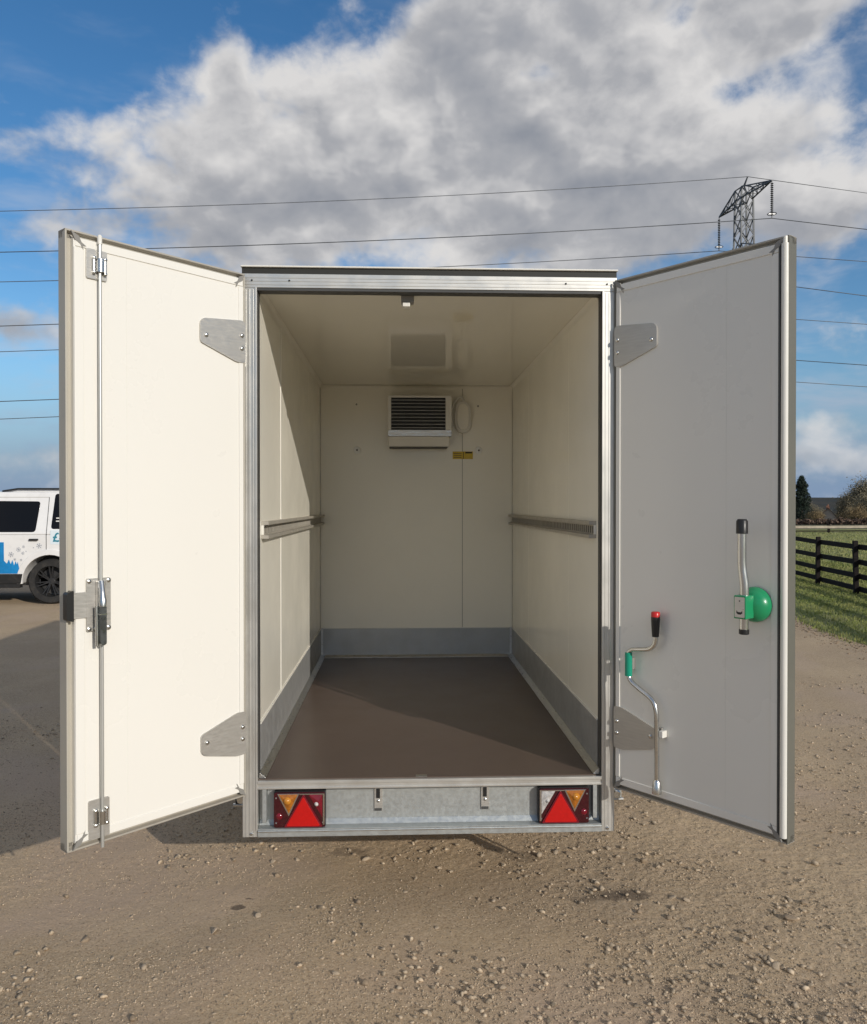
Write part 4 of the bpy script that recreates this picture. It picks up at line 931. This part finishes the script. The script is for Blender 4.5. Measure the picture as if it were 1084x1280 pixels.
def conifer(x, y, z, h, w, label, seed):
    t = tag(empty('conifer_tree', (x, y, z)), label, 'tree', 'far trees'); r = np.random.default_rng(seed)
    MB().tube([(0, 0, 0), (0, 0, h * .5), (0, 0, h * .95)], [w * .07, w * .05, .03], 8).build('trunk', M['bark'], t)
    n = 1600; k = r.random(n) ** .8; zz = h * (.04 + .95 * k); lump = 1 + .22 * np.sin(zz * 2.3 + r.random(n) * 1.2)
    rad = w * .5 * np.clip((1 - k) * 1.45, 0, 1) ** .62 * np.sqrt(r.random(n)) * lump + .05; a = r.random(n) * 2 * np.pi
    c = np.stack([rad * np.cos(a), rad * np.sin(a), zz], -1); v, f = leaf_cloud(c, 14000, .17, r); link('crown', np_mesh('crown', v, f), M['conifer'], t)
def winter_tree(x, y, z, h, w, label, seed, m, dens=5000):
    t = tag(empty('winter_tree', (x, y, z)), label, 'tree', 'far trees'); r = random.Random(seed); mb = MB(); tips = []
    def grow(p, d, ln, rad, lv):
        q = p + d * ln; mb.tube([p, (p + q) / 2 + Vector((r.uniform(-1, 1), r.uniform(-1, 1), 0)) * ln * .06, q], [rad, rad * .85, rad * .65], 5, False)
        if lv == 0: tips.append(q); return
        for _ in range(3 if lv > 1 else 4):
            nd = (d + Vector((r.uniform(-1, 1), r.uniform(-1, 1), r.uniform(-.25, .75))) * .85).normalized(); grow(p + d * ln * r.uniform(.6, 1), nd, ln * r.uniform(.6, .8), rad * .6, lv - 1)
    grow(Vector((0, 0, -.2)), Vector((0, 0, 1)), h * .30, h * .028, 4); mb.build('trunk', M['bark'], t, smooth=60)
    c = np.array([q[:] for q in tips]); rr = np.random.default_rng(seed); k = np.abs(c[:, :2]).max(); c[:, :2] *= (w * .5) / max(k, .1); c[:, 2] = .22 * h + (c[:, 2] - c[:, 2].min()) / (np.ptp(c[:, 2]) + .01) * .72 * h
    v, f = leaf_cloud(c, dens * 4, h * .014, rr, 4.5); link('crown', np_mesh('crown', v, f), m, t)
x, y, z = bearing(1002, 168); conifer(x, y, z, 13.2, 4.6, 'dark pointed conifer standing just right of the right door', 3)
def far_planting():
    for i, (px, dist, h, w, m, lab) in enumerate([
            (1060, 200, 11.5, 8.5, 'twig', 'bare round tree on the skyline left of the biggest bare tree'),
            (1079, 175, 13.0, 11, 'twig', 'biggest bare winter tree at the right end of the skyline'),
            (1016, 160, 5.6, 6.5, 'twig_warm', 'low russet bush tree between the conifer and the brick gable'),
            (1049, 210, 8.2, 7, 'twig', 'small bare tree right behind the brick gable house'),
            (1064, 165, 7.0, 8, 'twig_warm', 'low russet thicket left of the small white house'),
            (1092, 168, 10, 9, 'twig', 'bare tree above the small white house at the frame edge'),
            (1030, 235, 8.2, 9, 'twig', 'bare tree far behind the brick gable house roof')]):
        x, y, z = bearing(px, dist); winter_tree(x, y, z, h, w, lab, 20 + i, M[m], 4200)
    # clipped hedge: a box of twigs with an uneven top
    a = bearing(960, 118); b = bearing(1180, 104); hd = tag(empty('hedge', (a[0], a[1], a[2])), 'long brown winter hedge below the houses across the field', 'hedge'); r = np.random.default_rng(9); n = 5200
    t = r.random(n); top = 1.75 + .3 * fbm(t * 40, t * 0, 3, 3); c = np.stack([t * (b[0] - a[0]), t * (b[1] - a[1]), t * (b[2] - a[2]) + r.random(n) * top], -1) + r.normal(0, .35, (n, 3)) * np.array([1, 1, .1])
    v, f = leaf_cloud(c, 26000, .22, r); link('foliage', np_mesh('foliage', v, f), M['hedge'], hd)
    mb = MB(); A = Vector((0, 0, .6)); B_ = Vector((b[0] - a[0], b[1] - a[1], b[2] - a[2] + .6)); mb.bar(A, B_, .7, 1.5); mb.build('stems', M['hedge'], hd)
far_planting()
def house(px, dist, w, dpt, eave, apex, rz, wallm, label, chim=True):
    x, y, z = bearing(px, dist); h = tag(empty('far_house', (x, y, z), rz), label, 'house')
    MB().prism([(-w / 2, 0), (w / 2, 0), (w / 2, eave), (0, apex), (-w / 2, eave)], lambda a, b, t: (a, t, b), -dpt / 2, dpt / 2).build('wall', wallm, h)
    r = None
    for s in (-1, 1):
        e = Vector((w / 2, 0, apex - eave)).normalized(); p0 = (0, apex + .12); p1 = (s * (w / 2 + .35), eave - .35 * (apex - eave) / (w / 2) + .12)
        r = MB().prism([p0, p1, (p1[0], p1[1] - .14), (0, apex - .02)], lambda a, b, t: (a, t, b), -dpt / 2 - .25, dpt / 2 + .25).build('roof', M['tile'], h)
    if chim:
        c = MB().box(-.35, .35, -dpt / 2 + .3, -dpt / 2 + 1.0, apex - .8, apex + .5).build('chimney', M['brick'], r); MB().tube([(0, -dpt / 2 + .65, apex + .5), (0, -dpt / 2 + .65, apex + .8)], .13, 8).build('chimney_pot', M['brick'], c)
    for zz in ([1.0, eave - .9] if eave > 3.5 else [1.0]):
        for xx in (-w * .22, w * .22):
            f = MB().box(xx - .45, xx + .45, -dpt / 2 - .03, -dpt / 2 + .05, zz, zz + 1.1).build('window', M['white_wall'], h); MB().box(xx - .37, xx + .37, -dpt / 2 - .05, -dpt / 2 - .031, zz + .08, zz + 1.02).build('pane', M['carglass'], f)
house(1035, 190, 5.6, 12, 3.7, 7.2, R(-28), M['render_wall'], 'pale gable ended house with steep brown roof beyond the hedge')
house(1079, 185, 3.6, 4.0, 3.3, 4.5, R(-12), M['white_wall'], 'small white house at the right edge beyond the hedge', False)
def hills():
    xs_ = np.linspace(-1900, 1900, 240); ys_ = np.concatenate([np.linspace(420, 900, 14), np.linspace(960, 1900, 8)])
    def zf(X, Y):
        ridge = sstep(420, 880, Y) * (15.5 + 9 * fbm(X / 260, Y / 400, 3, 7) + 3.2 * fbm(X / 22, Y / 60, 3, 8))
        return -6.3 + ridge + .3
    m = grass_material('far_hill_cover', (.030, .034, .028), (.055, .048, .034), (.040, .036, .030), .02)
    structure(link('hills', grid_mesh('hills', xs_, ys_, zf), m))
hills()

# ------------------------------------------------------------------ pylon and power lines
PY = None
def pylon():
    global PY
    x, y, z = bearing(929, 84); PY = Vector((x, y, z))
    t = tag(empty('lattice_pylon', (x, y, z), 0), 'grey steel lattice electricity pylon rising behind the right door', 'pylon')
    arm = (RGT * -1.5 + FWD * 9.6).normalized(); ln = Vector((arm.y, -arm.x, 0))
    tops = 34.5 - z; H = [33.0 - z, 26.4 - z, 19.4 - z]
    def hw(h): return 3.0 + (.85 - 3.0) * min(1, h / (17.5 - z)) if h < 17.5 - z else .85 + (.62 - .85) * (h - 17.5 + z) / (tops - 17.5 + z)
    def C(i, h): sx, sy = ((-1, -1), (1, -1), (1, 1), (-1, 1))[i % 4]; return arm * sx * hw(h) + ln * sy * hw(h) + Vector((0, 0, h))
    lv = [0, 5, 9.5, 13.5, 16.5, 19.5]; h = 19.5
    while h < tops - 2.0: h += 1.75; lv.append(h)
    lv.append(tops - .4)
    for i in range(4):
        mb = MB()
        for a, b in zip(lv[:-1], lv[1:]): mb.bar(C(i, a), C(i, b), .15)
        mb.build('tower_leg', M['pylon'], t)
    mb = MB()
    for a, b in zip(lv[:-1], lv[1:]):
        for i in range(4): mb.bar(C(i, a), C(i + 1, b), .085).bar(C(i + 1, a), C(i, b), .085)
    mb.build('bracing', M['pylon'], t)
    ends = []
    for k, hh in enumerate(H):
        ln_arm = (5.1, 6.0, 5.5)[k]
        for s in (-1, 1):
            tip = arm * s * ln_arm + Vector((0, 0, hh)); mb = MB(); w = hw(hh)
            up_h = hh + 1.9 if k else tops - .4
            roots = [arm * s * w + ln * q * w + Vector((0, 0, hh)) for q in (-1, 1)] + [arm * s * hw(up_h) + ln * q * hw(up_h) + Vector((0, 0, up_h)) for q in (-1, 1)]
            for r0 in roots: mb.bar(r0, tip, .11)
            for q in range(1, 4):
                f = q / 4; P = [r0.lerp(tip, f) for r0 in roots]; Q = [r0.lerp(tip, f - .25) for r0 in roots]
                for i, j in ((0, 1), (0, 2), (1, 3)): mb.bar(P[i], P[j], .055)
                for i, j in ((0, 1), (0, 2), (1, 3)): mb.bar(P[i], Q[j], .055)
            mb.build('cross_arm', M['pylon'], t)
            ins = MB(); n = 17; Ls = 3.2
            prof = []
            for i in range(n):
                z0 = -.25 - i * Ls / n; prof += [(.05, z0), (.15, z0 - .06), (.13, z0 - .10), (.05, z0 - .12)]
            prof.append((.05, -.25 - Ls)); ins.lathe(prof, lambda a, b, c: tip + Vector((a, b, c)), 10)
            ins.bar(tip, tip + Vector((0, 0, -.3)), .06)
            e = tip + Vector((0, 0, -.45 - Ls)); ins.bar(tip + Vector((0, 0, -.25 - Ls)), e, .09)
            ring = [e + Vector((0, 0, .42)) + (ln * math.cos(a) + arm * math.sin(a)) * .42 for a in [2 * math.pi * i / 12 for i in range(13)]]
            ins.tube(ring, .035, 6); ins.bar(ring[0], ring[6], .05)
            ins.build('insulator', M['insul'], t); ends.append(e)
    pk = Vector((0, 0, tops)); mb = MB()
    for i in range(4): mb.bar(C(i, tops - .4), pk + ln * 0, .10)
    mb.bar(pk, pk + arm * -.7 + Vector((0, 0, .6)), .10); mb.bar(pk + Vector((0, 0, -.3)), pk + arm * -.7 + Vector((0, 0, .6)), .08)
    mb.build('earth_peak', M['pylon'], t)
    return ends, pk + arm * -.7 + Vector((0, 0, .6)), ln
ENDS, PEAK, LN = pylon()
def wires():
    # heights at which each conductor crosses two bearings left and right of the tower, from the sag of its span
    def hit(px, py, P, dirv):
        # point on the vertical plane through P along dirv seen at that bearing, and its height
        ray = FWD + RGT * ((px - 542) / FPX); c = Vector((CAM.x, CAM.y, 0)); q = Vector((P.x, P.y, 0)) - c
        den = ray.x * dirv.y - ray.y * dirv.x; t = (q.x * dirv.y - q.y * dirv.x) / den
        w = c + ray * t; s = (w - Vector((P.x, P.y, 0))).dot(dirv); return s, CAM.z + t * (632 - py + (px - 542) * 0) / FPX
    dl = (RGT * .985 + FWD * .17).normalized()
    names = [('far top', 1, 353, 331, 328), ('near top', 0, 316, 296, 288), ('far middle', 3, 440, 425, 406), ('near middle', 2, 408, 391, 371), ('far lowest', 5, 524, 511, 484), ('near lowest', 4, 502, 489, 457)]
    arm_words = {0: 'top', 2: 'middle', 4: 'lowest'}
    def strand(P, yl, yr, rad, label):
        sl_, zl = hit(0, yl, P, dl); sr_, zr = hit(1084, yr, P, dl); pts = []
        # left span: parabola through tower and the left point with span 230 m, sag to fit
        for s in [x * sl_ / 14 for x in range(14 * 3, 0, -1)]:
            f = s / sl_; slope = (zl - P.z); pts.append((P.x + dl.x * s, P.y + dl.y * s, P.z + slope * f * (1.25 - .25 * f) if f < 2.5 else P.z + slope * 2.5 * .625))
        pts.append((P.x, P.y, P.z))
        for k in range(1, 40):
            s = sr_ * k / 3; slope = zr - P.z; f = s / sr_; g = f * (1 - f / 30); pts.append((P.x + dl.x * s, P.y + dl.y * s, P.z + slope * g))
        o = MB().tube([Vector(p) - P for p in pts], rad, 6).build('power_line', M['wire'], None, smooth=60); o.location = P
        tag(o, label, 'power line', 'overhead power lines')
    for nm, i, yl, _, yr in names:
        a, b = nm.split(); strand(PY + ENDS[i], yl, yr, .036, f'overhead conductor hung from the {b} arm on the pylon\'s {a} side')
    strand(PY + PEAK, 265, 243, .030, 'thin topmost earth wire crossing the sky to the pylon peak')
wires()
